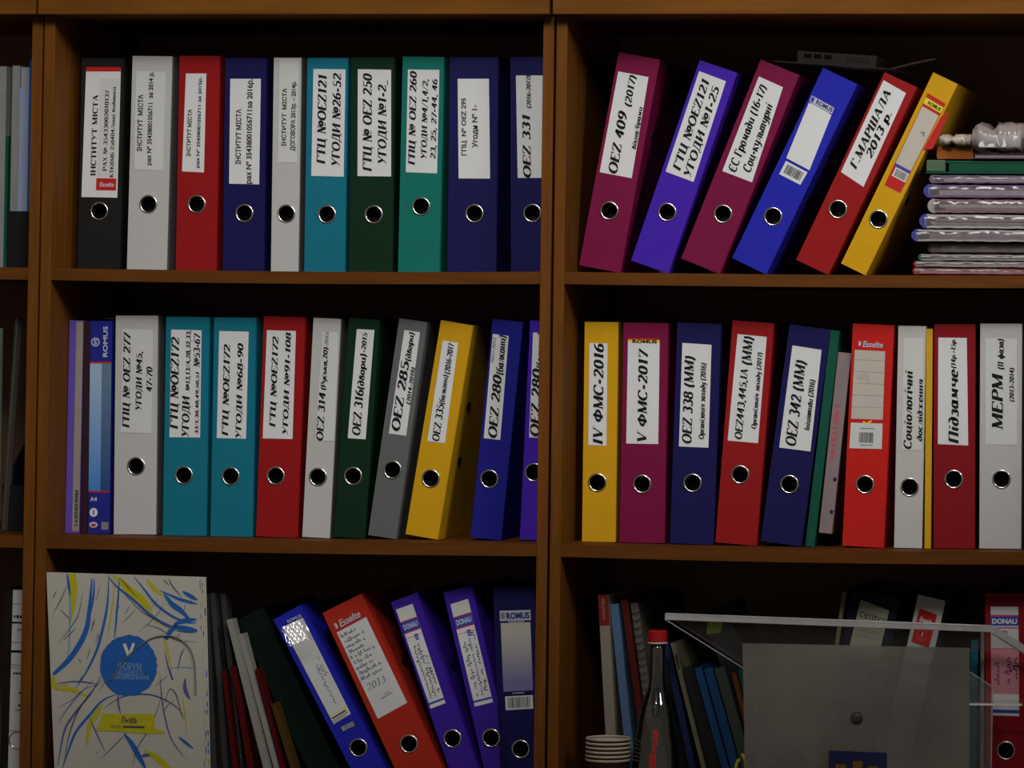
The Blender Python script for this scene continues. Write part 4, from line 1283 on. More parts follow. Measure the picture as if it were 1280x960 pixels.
def bag(label, dx, Y, art, seed):
    TL, TR = at(58 + dx, 715.5, Y), at(248 + dx, 721.5, Y)
    BLb, BRb = at(69.5 + dx, 1008, Y), at(254.5 + dx, 1012, Y)
    z0 = shelf_z(TL.x, 3) + .0004
    BLb.z = BRb.z = z0
    TL, TR, BLb, BRb = (p - Vector((BLb.x, Y, z0)) for p in (TL, TR, BLb.copy(), BRb.copy())) if False else (TL, TR, BLb, BRb)
    O = BLb.copy()
    r = empty('paper_bag', O); tag(r, label, 'bag', 'patterned paper bags stood one behind another')
    tl, tr, bl, br = TL - O, TR - O, Vector((0, 0, 0)), BRb - O
    g = .005; t = .0007
    b = MB(); dn = Vector((0, t, 0)); dg = Vector((0, g, 0))
    b.hexa([bl, br, tr, tl], [p + dn for p in (bl, br, tr, tl)], BAGP)
    bk = [p + dg for p in (bl, br, tr, tl)]
    b.hexa(bk, [p + dn for p in bk], BAGP)
    for a_, c_ in ((bl, tl), (br, tr)):
        f1 = (a_ + a_ + dg) / 2 + Vector((.004 if a_ is bl else -.004, 0, 0)); f2 = f1 + (c_ - a_)
        for p_, q_ in ((a_ + dn, f1), (f1, a_ + dg)):
            k_ = f2 - f1
            b.poly([p_, q_, q_ + k_, p_ + k_], BAGP)
    b.poly([bl + dn, br + dn, br + dg, bl + dg], BAGP)
    if not art:
        sh = Sheet(tl, tr, bl, br, (0, -1, 0), None, .0001); R = random.Random(seed + 30)
        for i in range(16):
            v = R.uniform(.1, .97); sh.rect(.955 + .01 * R.random(), 1, v, v + R.uniform(.006, .03), R.choice((BB, BB, BY, BLK)), 1)
        for f_, k_ in zip(sh.mb.f, sh.mb.mi): b.poly([sh.mb.v[i] for i in f_], sh.mb.mats[k_])
    b.build('bag_body', r)
    if not art: return r
    sh = Sheet(tl, tr, bl, br, (0, -1, 0), None, .0001)

    def uv(p):
        # photo pixel on the bag face -> u, v
        q_ = at(p[0], p[1], Y) - O
        v = q_.z / ((tl.z + tr.z) / 2 if False else (tl.z))
        for _ in range(3):
            xl = bl.x + (tl.x - bl.x) * v; xr = br.x + (tr.x - br.x) * v
            u = (q_.x - xl) / (xr - xl)
            zt = tl.z + (tr.z - tl.z) * u
            v = q_.z / zt
        return u, v

    def br_(pts, w, m_, k=1, taper=True):
        sh.line([uv(p) for p in bez(pts)], w / 188, m_, k, taper)
    def clampx(p): return (max(60, min(247, p[0])), p[1])
    # blue sweeps
    br_([(115, 723), (112, 760), (107, 790), (90, 820), (70, 840), (66, 842)], 6.5, BB, 2)
    br_([(118, 723), (117, 745), (113, 770)], 2.5, BB, 2)
    br_([(85, 717), (87, 740), (88, 770), (86, 815), (83, 822)], 2.2, BT, 2)
    br_([(84, 717), (86, 730), (88, 745)], 3, BB, 3)
    br_([(136, 722), (135, 750), (131, 775), (122, 810), (108, 840), (95, 860)], 3.2, BB, 2)
    br_([(149, 722), (148, 745), (145, 780), (143, 800)], 2.4, BB, 2)
    br_([(143, 722), (142, 745), (138, 775), (134, 800)], 1.6, BY, 2)
    br_([(134, 719), (146, 733), (165, 748), (190, 770), (215, 783), (246, 790)], 3.2, BB, 2)
    br_([(150, 735), (172, 760), (190, 772), (220, 788), (246, 791)], 1.2, BLK, 2)
    br_([(168, 721), (180, 736), (195, 755), (215, 770), (235, 778), (246, 778)], 3.0, BB, 2)
    br_([(205, 742), (215, 755), (226, 763), (238, 775)], 7, BB, 2)
    br_([(200, 738), (222, 748), (235, 752), (247, 755)], 4, BB, 2)
    br_([(228, 739), (238, 745), (247, 750)], 5, BB, 2)
    br_([(218, 780), (230, 776), (246, 774)], 6, BB, 3); br_([(216, 783), (232, 786), (247, 788)], 7, BB, 3)
    br_([(207, 799), (213, 790), (221, 780)], 5, BB, 3, False)
    br_([(211, 723), (216, 733), (228, 747)], 1.5, BLK, 2)
    # yellow
    sh.poly([uv(p) for p in ((86, 717), (95, 717), (97, 735), (95, 755), (91, 770), (88, 779), (85.5, 779), (87, 750))], BY, 1)
    br_([(140, 719), (152, 728), (165, 745), (180, 758), (192, 770)], 8, BY, 1)
    br_([(150, 722), (162, 735), (180, 750), (190, 762)], 6, BY, 1); br_([(183, 723), (192, 735), (204, 745)], 5, BY, 1)
    br_([(192, 770), (195, 777), (198, 781)], 2, BY, 1)
    br_([(66, 845), (67, 855), (72, 862)], 6, BY, 1); br_([(68, 862), (85, 862), (98, 865), (112, 872)], 5.5, BY, 1); br_([(70, 858), (80, 857), (88, 856)], 3, BY, 1)
    br_([(128, 880), (122, 890), (112, 908), (108, 932)], 7, BY, 1)
    br_([(180, 938), (192, 945), (205, 955), (214, 962)], 8, BY, 1)
    br_([(228, 870), (231, 890), (234, 920)], 2, BY, 1); br_([(205, 797), (209, 812), (214, 835)], 3, BY, 1)
    # thin lines lower half
    br_([(146, 868), (128, 876), (112, 894), (95, 915), (85, 940), (78, 960)], 3.2, BB, 2)
    br_([(130, 838), (115, 865), (95, 890), (82, 910), (76, 935), (72, 958)], 2.6, BV, 2)
    br_([(128, 850), (110, 870), (95, 895), (85, 925), (80, 958)], 1.4, BLK, 2)
    br_([(118, 848), (95, 873), (80, 892), (73, 905)], 1.2, BV, 2)
    br_([(125, 855), (105, 862), (90, 875), (72, 885)], 1.0, BV, 2)
    br_([(70, 855), (90, 852), (110, 853), (124, 856)], 1.8, BV, 2)
    br_([(112, 896), (120, 915), (132, 940)], 1.8, BV, 2)
    br_([(148, 866), (148, 880), (151, 892)], 2.4, BV, 2)
    br_([(130, 886), (145, 875), (160, 869), (185, 868), (205, 874), (222, 885), (232, 898)], 2.0, BV, 2)
    br_([(155, 917), (165, 930), (175, 948), (183, 962)], 7, BB, 2); br_([(176, 946), (182, 944), (188, 944)], 4, BV, 2)
    br_([(200, 843), (202, 870), (206, 895), (215, 925), (232, 948)], 1.8, BV, 2)
    br_([(205, 880), (212, 862), (220, 868), (226, 890), (229, 900)], 1.3, BLK, 2)
    br_([(212, 835), (216, 850), (210, 832), (206, 812)], 2, BV, 2)
    br_([(232, 848), (231, 858), (234, 868), (238, 874)], 5, BV, 2)
    br_([(223, 921), (232, 928), (242, 936)], 3.5, BB, 2)
    br_([(222, 838), (226, 820), (231, 810)], 1.6, BV, 2); br_([(205, 838), (225, 834), (247, 836)], 1.2, BT, 2)
    br_([(172, 792), (195, 770), (205, 755)], 1.0, BV, 2); br_([(152, 780), (162, 770), (170, 762)], .8, BLK, 2); br_([(180, 780), (200, 786), (220, 800), (246, 802)], .9, BLK, 2)
    R = random.Random(4)
    for i in range(26):
        x, y = R.uniform(72, 238), R.uniform(730, 945)
        if math.hypot(x - 161, y - 832) < 40: continue
        L_ = R.uniform(6, 22); a_ = math.radians(R.choice((55, 60, 65, 70, 50, 130)) + R.uniform(-8, 8))
        br_([(x, y), (x + L_ * math.cos(a_) * .5 + .4, y - L_ * math.sin(a_) * .5), (x + L_ * math.cos(a_), y - L_ * math.sin(a_))], R.uniform(.5, 1.1), BLK if R.random() < .6 else BV, 2)
    for pts in ([(66, 768), (76, 750), (85, 730)], [(72, 806), (90, 782), (98, 768), (104, 740)], [(80, 800), (95, 785)], [(66, 748), (71, 738)], [(114, 790), (119, 773)], [(165, 960), (172, 935), (190, 905), (205, 860)], [(125, 950), (145, 930), (160, 915)]):
        br_([*pts], 1.1, BLK, 2)
    # circle, lettering, yellow brush band
    R = random.Random(2)
    sh.poly([uv((161 + (35.5 + R.uniform(-.9, .9)) * math.cos(a_), 832 + (38.2 + R.uniform(-.9, .9)) * math.sin(a_))) for a_ in [2 * math.pi * i / 60 for i in range(60)]], BB, 3)
    WH = mat('bag_white_print', (.62, .62, .60), .55); PBL = mat('bag_pale_print', (.22, .38, .55), .55)
    for a_, b_, w_ in (((155.5, 804.5), (161.5, 820.5), 4.2), ((167.5, 804), (161.3, 820), 3.4)): sh.line([uv(a_), uv(b_)], w_ / 188, WH, 4)

    def btxt(s_, x0, x1, yb, yt, m_, bold=.0):
        u0, v0 = uv((x0, yb)); u1, v1 = uv((x1, yt)); sh.text(sans_polys(s_, bold), u0, u1, v0, v1, m_, up=False, k=5)
    btxt('ФОРУМ', 148, 177, 836.5, 829.5, PBL); btxt('МІСЦЕВОГО', 146, 179, 843, 838.5, PBL); btxt('САМОВРЯДУВАННЯ', 140, 186.5, 848.5, 844.8, PBL)
    sh.poly([uv(p) for p in ((127, 892), (140, 892), (165, 892.5), (191, 892), (194, 900), (193, 906), (195, 911), (206, 914), (205, 917), (180, 917), (150, 914.5), (121, 913.5), (121, 910), (127, 900))], BY, 3)
    btxt('Львів', 152, 171, 903.5, 896.5, BLK, .02); btxt('24-25', 139, 151, 909.8, 906.2, BLK)
    sh.rect(*[f_ for f_ in (uv((154, 908))[0], uv((181, 908))[0])], uv((154, 909.5))[1], uv((154, 907))[1], BLK, 5)
    sh.mb.build('brush_pattern', r)['label'] = 'blue and yellow brush stroke print with round blue badge'
    # cord handle
    hp = [(138, 851), (150, 833), (160, 821), (178, 805), (192, 797), (206, 794.5), (222, 797), (236, 808), (243, 824), (245, 845), (245.5, 868)]
    b = MB(); pts = [at(x, y, Y) - O + Vector((0, -.0025, 0)) for x, y in bez(hp, 6)]
    b.tube(pts, .0010, mat('cord', (.17, .165, .16), .6), 8); b.build('handle', r, smooth=True)
    return r


bag('cream paper bag with blue and yellow brush strokes and a round blue badge', 0, YB, True, 1)
for i, dx in enumerate((2.4, 5.3, 8.2)):
    bag(('cream paper bag edge directly behind the patterned one', 'cream paper bag edge second behind the patterned front bag', 'cream paper bag edge rearmost behind the patterned front bag')[i], dx, YB + .010 * (i + 1), False, i)

# thin files and papers between the bag and the tilted files
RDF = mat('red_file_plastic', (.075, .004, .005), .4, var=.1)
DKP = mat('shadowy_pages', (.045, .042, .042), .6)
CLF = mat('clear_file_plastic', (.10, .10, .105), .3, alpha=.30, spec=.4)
WHP = mat('loose_white_paper', (.26, .255, .235), .6, var=.08)
OLV = mat('olive_card', (.065, .036, .006), .6)
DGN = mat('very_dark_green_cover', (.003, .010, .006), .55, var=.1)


def sheetset(name, label, cat, bl, tl, wpx, m, Y, H, dep=.024, extra=None, group='thin files leaning beside the paper bags'):
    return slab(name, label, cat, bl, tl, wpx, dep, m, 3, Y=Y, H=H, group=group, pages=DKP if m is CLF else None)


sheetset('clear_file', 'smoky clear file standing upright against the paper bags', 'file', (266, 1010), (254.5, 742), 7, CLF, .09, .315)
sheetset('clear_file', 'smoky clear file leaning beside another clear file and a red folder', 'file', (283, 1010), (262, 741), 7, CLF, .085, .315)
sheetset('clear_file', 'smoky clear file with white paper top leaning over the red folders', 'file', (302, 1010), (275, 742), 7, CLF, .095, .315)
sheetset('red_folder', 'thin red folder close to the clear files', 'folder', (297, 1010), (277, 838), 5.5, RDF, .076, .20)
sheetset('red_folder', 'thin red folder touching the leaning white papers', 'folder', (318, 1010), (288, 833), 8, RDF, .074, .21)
sheetset('paper_bundle', 'bundle of white papers leaning on the red folder', 'papers', (342, 1012), (283, 775), 7.5, WHP, .07, .29)
sheetset('paper_bundle', 'thinner bundle of greyish papers leaning behind the white bundle', 'papers', (356, 1012), (298, 793), 6, WHP, .082, .27)
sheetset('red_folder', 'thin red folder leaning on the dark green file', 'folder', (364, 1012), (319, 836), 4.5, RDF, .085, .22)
sheetset('card_folder', 'olive brown folder low beside the dark green file', 'folder', (379, 1012), (338.5, 880), 7, OLV, .09, .165)
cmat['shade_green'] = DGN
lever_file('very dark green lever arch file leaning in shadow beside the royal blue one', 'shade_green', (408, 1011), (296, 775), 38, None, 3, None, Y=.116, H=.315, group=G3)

# ------------------------------------------------------------------ bottom shelf, next unit: books, bottle, cups, acrylic stand
REDB = mat('maroon_red_card', (.16, .012, .010), .55, var=.1)
GRYB = mat('warm_grey_card', (.21, .185, .145), .6, var=.06)
REDD = mat('dark_red_card', (.075, .007, .007), .55)
LBL = mat('dusty_blue_card', (.075, .135, .24), .55, var=.15)
TITLE = mat('dull_title_print', (.30, .24, .20), .6)


def p_redtop(r, w, H, loc):
    sh = Sheet((0, -.0002, H), (w, -.0002, H), (0, -.0002, 0), (w, -.0002, 0), (0, -1, 0), None, .0001)
    v = 1 - 38 / 266
    sh.rect(0, 1, v, 1, REDB, 1)
    sh.text(sans_polys('НАЛОГОВА', .0), .35, .62, v + .03, .985, TITLE)
    sh.mb.build('printed_spine', r)


slab('book', 'tall warm grey book with a dark red spine top standing by the bookcase side', 'book', (762, 1012), (747.5, 746), 13, .22, GRYB, 3, Y=.075, parts=p_redtop)
slab('book', 'dusty light blue book leaning on the grey and red one', 'book', (789, 1012), (762.5, 757.5), 10.5, .21, LBL, 3, Y=.085)
slab('book', 'thin dark red book leaning beside the dusty blue one', 'book', (812, 1012), (776, 752), 8.5, .21, REDD, 3, Y=.09)


def p_spiral(r, w, H, loc):
    b = MB()
    for i in range(26):
        z = H * (.04 + .92 * i / 25)
        b.loop_strip([[(w * .5 + (w * .48 + .0007 * math.cos(B)) * math.cos(A), -.001 + (.004 + .0007 * math.cos(B)) * math.sin(A) * 1.6, z + .0007 * math.sin(B)) for B in [math.pi * 2 * j / 5 for j in range(5)]] for A in [math.pi * 2 * j / 14 for j in range(15)]], mat('spiral_wire', (.22, .21, .19), .4, metal=.3), True, False)
    b.build('spiral_binding', r)


def p_note(r, w, H, loc):
    b = MB(); a_ = [loc(p) for p in ((883, 797), (901, 795), (904, 777), (885, 778))]
    P = [Vector((x, -.0008, z)) for x, z in a_]; b.hexa(P, [p + Vector((0, -.0003, 0)) for p in P], mat('lime_note', (.11, .155, .006), .6)); b.build('sticky_note', r)


NBK = mat('notebook_cover', (.085, .085, .07), .6)
slab('spiral_notebook', 'grey spiral bound notebook leaning behind the red capped bottle', 'notebook', (823, 1012), (788, 757), 10, .09, NBK, 3, Y=.10, parts=p_spiral)
BGC = mat('black_green_card', (.014, .020, .015), .6)
slab('magazine_file', 'blackish green magazine file standing behind the bottle neck', 'magazine file', (848, 1012), (803, 758), 19, .19, BGC, 3, Y=.205)

DKB = mat('dark_blue_card', (.010, .016, .06), .5); OLB = mat('olive_grey_card', (.12, .11, .07), .6); BLF = mat('blue_file_plastic', (.010, .045, .12), .4, var=.25, scale=60)
BLG = mat('grey_green_file', (.035, .042, .036), .5); BRC = mat('rust_card', (.085, .024, .008), .6); BKC = mat('black_card', (.010, .010, .010), .6)
G4 = 'books and files leaning between bottle and acrylic stand'


def lean(name, label, cat, bl, tl, w_, m_, Y, dep=.18, parts=None, H=None):
    return slab(name, label, cat, bl, tl, w_, dep, m_, 3, Y=Y, group=G4, parts=parts, H=H)


lean('book', 'dark blue book leaning just behind the bottle', 'book', (872, 1012), (828, 808), 8, DKB, .12, dep=.07)


def p_hang(r, w, H, loc):
    b = MB(); b.box((w * .1, -.0006, H * .8), (w + .001, 0, H * .985), OLB); tab = b.build('paper_tab', r)
    b = MB(); b.box((w * .45, -.001, H * .84), (w * .75, -.0006, H * .93), INK); b.build('tab_print', tab)


lean('book', 'thin olive grey book with a paper tab at its top', 'book', (889, 1012), (838, 807), 5.5, OLB, .115, parts=p_hang)
lean('magazine_file', 'black magazine file leaning between olive book and blue files', 'magazine file', (900, 1012), (853, 838), 14, BKC, .11)
slab('magazine_file', 'tall black magazine file with a lime sticky note behind the acrylic top sheet', 'magazine file', (968, 1012), (876, 770), 34, .15, BKC, 3, Y=.15, parts=p_note)
lean('blue_file', 'blue plastic file first of the leaning blue pair', 'file', (916, 1012), (868, 836), 9, BLF, .1)
lean('blue_file', 'blue plastic file second of the leaning pair, touching the grey green one', 'file', (928, 1012), (880, 837), 11, BLF, .105, dep=.04)
lean('grey_file', 'grey green file leaning beside the blue pair', 'file', (942, 1012), (893, 836), 13, BLG, .1, dep=.045)
lean('book', 'rust brown thin book beside the edge of the acrylic stand', 'book', (957, 1012), (914, 842), 6, BRC, .11, dep=.036)
lean('book', 'thin dark teal book hidden by the edge of the acrylic stand', 'book', (965, 1012), (922, 838), 6, mat('dark_teal_card', (.008, .05, .04), .5), .12, dep=.026)
# small yellow ornament at the foot of the blue files
b = MB(); A = at(926, 945, .05)
z0 = shelf_z(A.x, 3)
r = empty('yellow_figurine', (A.x, .05, z0)); tag(r, 'small shiny yellow ribbon bow by the foot of the acrylic stand', 'bow')
YB2 = mat('yellow_foil', (.40, .34, .02), .25, spec=.6)
for s_ in (-1, 1):
    pts = [(s_ * (.001 + .007 * math.sin(t * math.pi)), 0, .045 + .02 * (1 - math.cos(t * math.pi)) + s_ * .004) for t in [i / 8 for i in range(9)]]
    b.tube(pts, .0028, YB2, 8)
b.build('bow', r, smooth=True)
b = MB(); b.tube([(0, 0, .0005), (.002, 0, .02), (0, 0, .05)], .003, YB2, 8); b.build('stem', r, smooth=True)

# paper cups
CUPW = mat('cup_paper', (.42, .37, .30), .55); CUPB = mat('cup_dark_brown', (.035, .016, .010), .55)  # pale rims and insides, dark brown outer walls
YC = .003
cxp = at(754.5, 930, YC).x; crad = 29.2 * SCALE
zr = at(754, 924, YC).z
hc_ = .085; zs = .0063
n_c = 6
zbase = shelf_z(cxp, 3) + .0003
top0 = zbase + hc_
offs = zr - (n_c - 1) * zs - hc_ - zbase
lab_c = ['bottom paper cup of the nested stack beside the grey book', 'second paper cup from the bottom of the nested stack', 'third paper cup from the bottom of the nested stack', 'third paper cup from the top of the nested stack', 'second paper cup from the top of the nested stack', 'top paper cup of the nested stack beside the bottle']
print('cups base offset', offs)
hc_ += offs
for i in range(n_c):
    r = empty('paper_cup', (cxp, YC + crad, zbase + i * zs)); tag(r, lab_c[i], 'cup', 'paper cups nested in one stack')
    b = MB(); rb = crad * .62
    rt = crad * .95
    b.lathe([(rb - .0003, .0015), (rb, 0), (rt, hc_ - .004)], (0, 0, 0), CUPB, 40, False)
    b.lathe([(rb - .0003, .0015), (rt - .0002, hc_ - .004)], (0, 0, 0), CUPW, 40, False)
    b.poly([((rb - .0003) * math.cos(2 * math.pi * j / 40), (rb - .0003) * math.sin(2 * math.pi * j / 40), .002) for j in range(40)], CUPW)
    b.build('cup_wall', r, smooth=True)
    b = MB(); n = 40
    b.loop_strip([[((crad - .0012 + .0012 * math.cos(B)) * math.cos(A), (crad - .0012 + .0012 * math.cos(B)) * math.sin(A), hc_ - .0022 + .0019 * math.sin(B)) for B in [2 * math.pi * j / 8 for j in range(8)]] for A in [2 * math.pi * j / n for j in range(n + 1)]], CUPW, True, False)
    b.build('rim', r, smooth=True)

# bottle
YBo = .006
BX = at(815, 900, YBo)
z0 = shelf_z(BX.x, 3) + .0003
px = SCALE * 1.012


def bz(y): return at(815, y, YBo).z - z0


r = empty('bottle', (BX.x, YBo + .038, z0)); tag(r, 'clear plastic bottle with a red cap standing in front of the books', 'bottle')
prof = [(.026, 0), (.036, .003), (.037, .02), (.037, bz(966)), (.0355, bz(945)), (.0325, bz(925)), (.0285, bz(905)), (.0242, bz(886)), (.0142, bz(863)), (.0118, bz(850)), (.0112, bz(830)), (.0112, bz(808))]
fine = []
for (r0, za), (r1, zb) in zip(prof, prof[1:]):
    for j in range(4):
        t = j / 4; z = za + (zb - za) * t; rr = r0 + (r1 - r0) * t
        if bz(945) < z < bz(872): rr += .0004 * math.sin(z * 900)
        fine.append((rr, z))
fine.append(prof[-1])
b = MB(); b.lathe(fine, (0, 0, 0), PETM, 40); b.build('bottle_body', r, smooth=True)
b = MB(); rc = 12.0 * px
CAPR = mat('red_cap', (.36, .012, .014), .4)
n = 48; zc0, zc1 = bz(805), bz(790)
lp = []
for rr, z in ((rc, zc0), (rc, zc1 - .002), (rc - .0015, zc1), (rc * .3, zc1 + .0003)):
    lp.append([((rr + (.0004 if j % 2 else 0)) * math.cos(2 * math.pi * j / n), (rr + (.0004 if j % 2 else 0)) * math.sin(2 * math.pi * j / n), z) for j in range(n)])
b.loop_strip(lp, CAPR); b.build('cap', r)
b = MB(); b.lathe([(rc + .0004, bz(806.6)), (rc + .0006, bz(804.8))], (0, 0, 0), mat('cap_ring', (.62, .58, .55), .4), 40); b.build('cap_ring', r, smooth=True)
# red lettering on the bottle front, reading upwards, following the wall
b = MB(); RL = mat('bottle_red_print', (.42, .03, .03), .5)


def rad_at(z):
    for (r0, za), (r1, zb) in zip(prof, prof[1:]):
        if za <= z <= zb: return r0 + (r1 - r0) * (z - za) / max(1e-6, zb - za)
    return .03


for q_ in sans_polys('вода', .04):
    pts = []
    for a_, t_ in q_:
        z = bz(940) + (bz(913) - bz(940)) * a_; x = .0075 - t_ * .0095
        rr = rad_at(z) + .0006
        pts.append((x, -math.sqrt(max(1e-6, rr * rr - x * x)), z))
    b.poly(pts, RL)
zz = [bz(y) for y in (968, 960, 950, 942)]
for za, zb in zip(zz, zz[1:]):
    ra, rb = rad_at(za) + .0006, rad_at(zb) + .0006
    b.poly([(-.004, -math.sqrt(ra * ra - .000016), za), (.006, -math.sqrt(ra * ra - .000036), za), (.006, -math.sqrt(rb * rb - .000036), zb), (-.004, -math.sqrt(rb * rb - .000016), zb)], RL)
b.build('red_lettering', r)

# dark file and white file leaning behind the stand
YS = .118
NV = 'navy'
cmat['ink_blue'] = mat('ink_blue_cover', (.006, .009, .022), .5)


def draw_centra(sh, q_):
    sh.text(sans_polys('centra', -.005), .08, .97, .70, .86, INK, up=False)
    for v, u1 in ((.62, 1), (.58, .9), (.50, .95), (.45, .8), (.36, .9)): sh.rect(.08, u1 - .05, v, v + .014, GREY_INK, 2)


q = [(1076, 749.5), (1111.5, 763), (1060, 815), (1098, 823)]
lever_file('ink blue file leaning behind the acrylic stand, cream label with big lower case lettering', 'ink_blue', (1025, 1000), (1063.5, 737), 62, None, 3,
           dict(q=q, draw=draw_centra, paper=mat('cream_label', (.36, .35, .27), .5)), Y=YS, H=.322, group=G3)
OLE = mat('olive_edge_card', (.16, .15, .085), .6)
slab('thin_folder', 'thin olive folder leaning against the ink blue file', 'folder', (1014, 1012), (1053, 739), 5, .2, OLE, 3, Y=YS - .004, drop=True)


def draw_ess_white(sh, q_):
    sh.text(sans_polys('Esselte', .03, .2), .15, .92, .66, .80, PAPER, up=False)
    sh.poly([(.48 + .27 * math.cos(i * .3142), .30 + .18 * math.sin(i * .3142)) for i in range(20)], PINK_P, 2)
    sh.poly([(.48 + .22 * math.cos(i * .3142), .31 + .14 * math.sin(i * .3142)) for i in range(20)], RED_P, 3)
    sh.rect(.46, .51, .24, .40, PAPER, 4)


q = [(1149.5, 760), (1171.5, 768.5), (1139, 802), (1161, 810)]
lever_file('white file leaning behind the acrylic stand with a red square label', 'white2', (1090, 1000), (1147.5, 743), 36, None, 3,
           dict(q=q, draw=draw_ess_white, paper=RED_P), Y=YS, H=.322, group=G3, side='grey')
TLF = mat('teal_plastic', (.01, .10, .15), .4)
slab('thin_folder', 'thin teal folder squeezed between white and crimson files behind the stand', 'folder', (1209, 1012), (1214, 800), 9, .2, TLF, 3, Y=.12, H=.26)
slab('clear_file', 'whitish clear file bulging beside the crimson file', 'file', (1225, 1012), (1226, 790), 4.5, .2, plast('whitish', (.30, .28, .25), .8), 3, Y=.11, H=.265)

# clear acrylic stand
ACR = mat('acrylic_edge', (.42, .41, .42), .2, spec=.6, var=.35, scale=28, alpha=.85)
CLR = mat('acrylic_sheet', (.26, .25, .24), .1, spec=.6, alpha=.16)
HAZE = mat('reflection_haze_acrylic', (.19, .175, .155), .42, spec=.5, var=.75, scale=5, alpha=.62)  # grey haze stands in for the room reflected in the clear panel
YA = .035
z0 = at(1080, 1011, YA).z
z0 = Z3 + .0008
O = at(928, 1011, YA); O.z = z0
st = empty('acrylic_stand', O); tag(st, 'clear acrylic stand with a sloping top sheet and hazy front panel', 'stand')


def A_(px_, py_, Y): return at(px_, py_, Y) - O


# sloping top sheet: thick front edge, falling away to the back
e0, e1 = A_(831, 775, YA - .01), A_(1238.5, 790.5, YA - .01)
f0, f1 = A_(831, 766, YA - .01), A_(1238.5, 781.5, YA - .01)
gb0 = A_(932, 838, YA + .055)
dv = gb0 - e0
TH = (f0 - e0)
b = MB(); th = Vector((0, 0, .004))
dr = dv * .40
b.hexa([f0 - th, f1 - th, f1 - th + dr, f0 - th + dv], [f0, f1, f1 + dr, f0 + dv], CLR); b.build('top_sheet', st)
b = MB(); b.hexa([e0, e1, e1 + Vector((0, .004, 0)), e0 + Vector((0, .004, 0))], [f0, f1, f1 + Vector((0, .004, 0)), f0 + Vector((0, .004, 0))], ACR); b.build('front_edge', st, bevel=.001)['label'] = 'whitish polished front edge'
b = MB(); s0, s1 = f1, f1 + dr; d_ = Vector((.004, 0, 0)); dz = Vector((0, 0, -.012))
b.hexa([s0 + dz, s0 + dz + d_, s1 + dz + d_, s1 + dz], [s0, s0 + d_, s1 + d_, s1], ACR); b.build('side_edge', st)
b = MB(); s0, s1 = e0, e0 + dv; d_ = Vector((.0015, 0, .0))
dz = Vector((0, 0, .0015))
b.hexa([s0, s0 + d_, s1 + d_, s1], [s0 + dz, s0 + d_ + dz, s1 + d_ + dz, s1 + dz], ACR); b.build('side_edge', st)
# front panel with its reflection painted as grey haze, and clear side panel
Yp = YA + .0
a0, a1 = A_(928, 804, Yp), A_(1212, 810, Yp)
b0, b1 = Vector((A_(933, 960, Yp).x, a0.y, 0)), Vector((A_(1212, 960, Yp).x, a1.y, 0))
b = MB(); dy = Vector((0, .004, 0))
b.hexa([b0, b1, b1 + dy, b0 + dy], [a0, a1, a1 + dy, a0 + dy], HAZE); b.build('front_panel', st)['label'] = 'front panel with painted grey reflection haze'
c0 = A_(1212.5, 810, Yp); c1 = A_(1240, 858, Yp)
k0 = Vector((c0.x, c0.y, 0)); k1 = Vector((c1.x - .002, c1.y, 0))
b = MB(); b.hexa([k0, k1, k1 + dy, k0 + dy], [c0 + Vector((0, 0, -.035)), c1, c1 + dy, c0 + dy + Vector((0, 0, -.035))], CLR); b.build('wing_panel', st)
b = MB(); b.hexa([k1, k1 + Vector((.0016, 0, 0)), k1 + Vector((.0016, .004, 0)), k1 + dy], [c1, c1 + Vector((.0016, 0, 0)), c1 + Vector((.0016, .004, 0)), c1 + dy], ACR); b.build('wing_edge', st)
l0, l1 = A_(1212, 879, Yp), A_(1278, 879.5, Yp); d1 = Vector((0, 0, -.0032))
b = MB(); b.hexa([l0 + d1, l1 + d1, l1 + d1 + Vector((0, .055, 0)), l0 + d1 + Vector((0, .055, 0))], [l0, l1, l1 + Vector((0, .055, 0)), l0 + Vector((0, .055, 0))], CLR)
b.build('shelf_sheet', st)
b = MB(); m1 = Vector((0, -.0015, 0))
b.hexa([l0 + d1 + m1, l1 + d1 + m1, l1 + d1, l0 + d1], [l0 + m1, l1 + m1, l1, l0], mat('bright_acrylic_edge', (.7, .69, .67), .2, spec=.7)); b.build('shelf_edge', st)
l0, l1 = A_(1212.5, 840, Yp - .001), A_(1240, 858, Yp - .001)
b = MB(); b.tube([l0, (l0 + l1) / 2, l1], .0008, ACR, 6); b.build('slope_edge', st)
# screw knob
K = A_(1071, 897, Yp - .001)
b = MB(); n = 24
b.loop_strip([[(K.x + r_ * math.cos(2 * math.pi * i / n), K.y - y_, K.z + r_ * math.sin(2 * math.pi * i / n)) for i in range(n)] for r_, y_ in ((.009, 0), (.009, .002), (.007, .004), (.003, .005))], mat('knob_plastic', (.035, .034, .028), .3, spec=.6)); b.build('screw_knob', st)
# blue card with yellow marks behind the panel foot
b = MB(); P = [at(x, y, YA - .004) for x, y in ((1036, 938), (1108, 941), (1037, 1010), (1108, 1010))]
zz = shelf_z(P[0].x, 3) + .0003
P[2].z = P[3].z = zz
O2 = P[2].copy()
sh = Sheet(*[p - O2 for p in P], (0, -1, 0), mat('navy_card', (.016, .018, .07), .5), .0012)
OY = mat('ochre_print', (.16, .08, .01), .5)
for u0, u1, v1 in ((.12, .30, .80), (.42, .58, .86), (.68, .86, .79)): sh.rect(u0, u1, .15, v1, OY, 1)
o = sh.mb.build('display_card', loc=O2); tag(o, 'small dark blue card with ochre shapes at the foot of the acrylic stand', 'card')

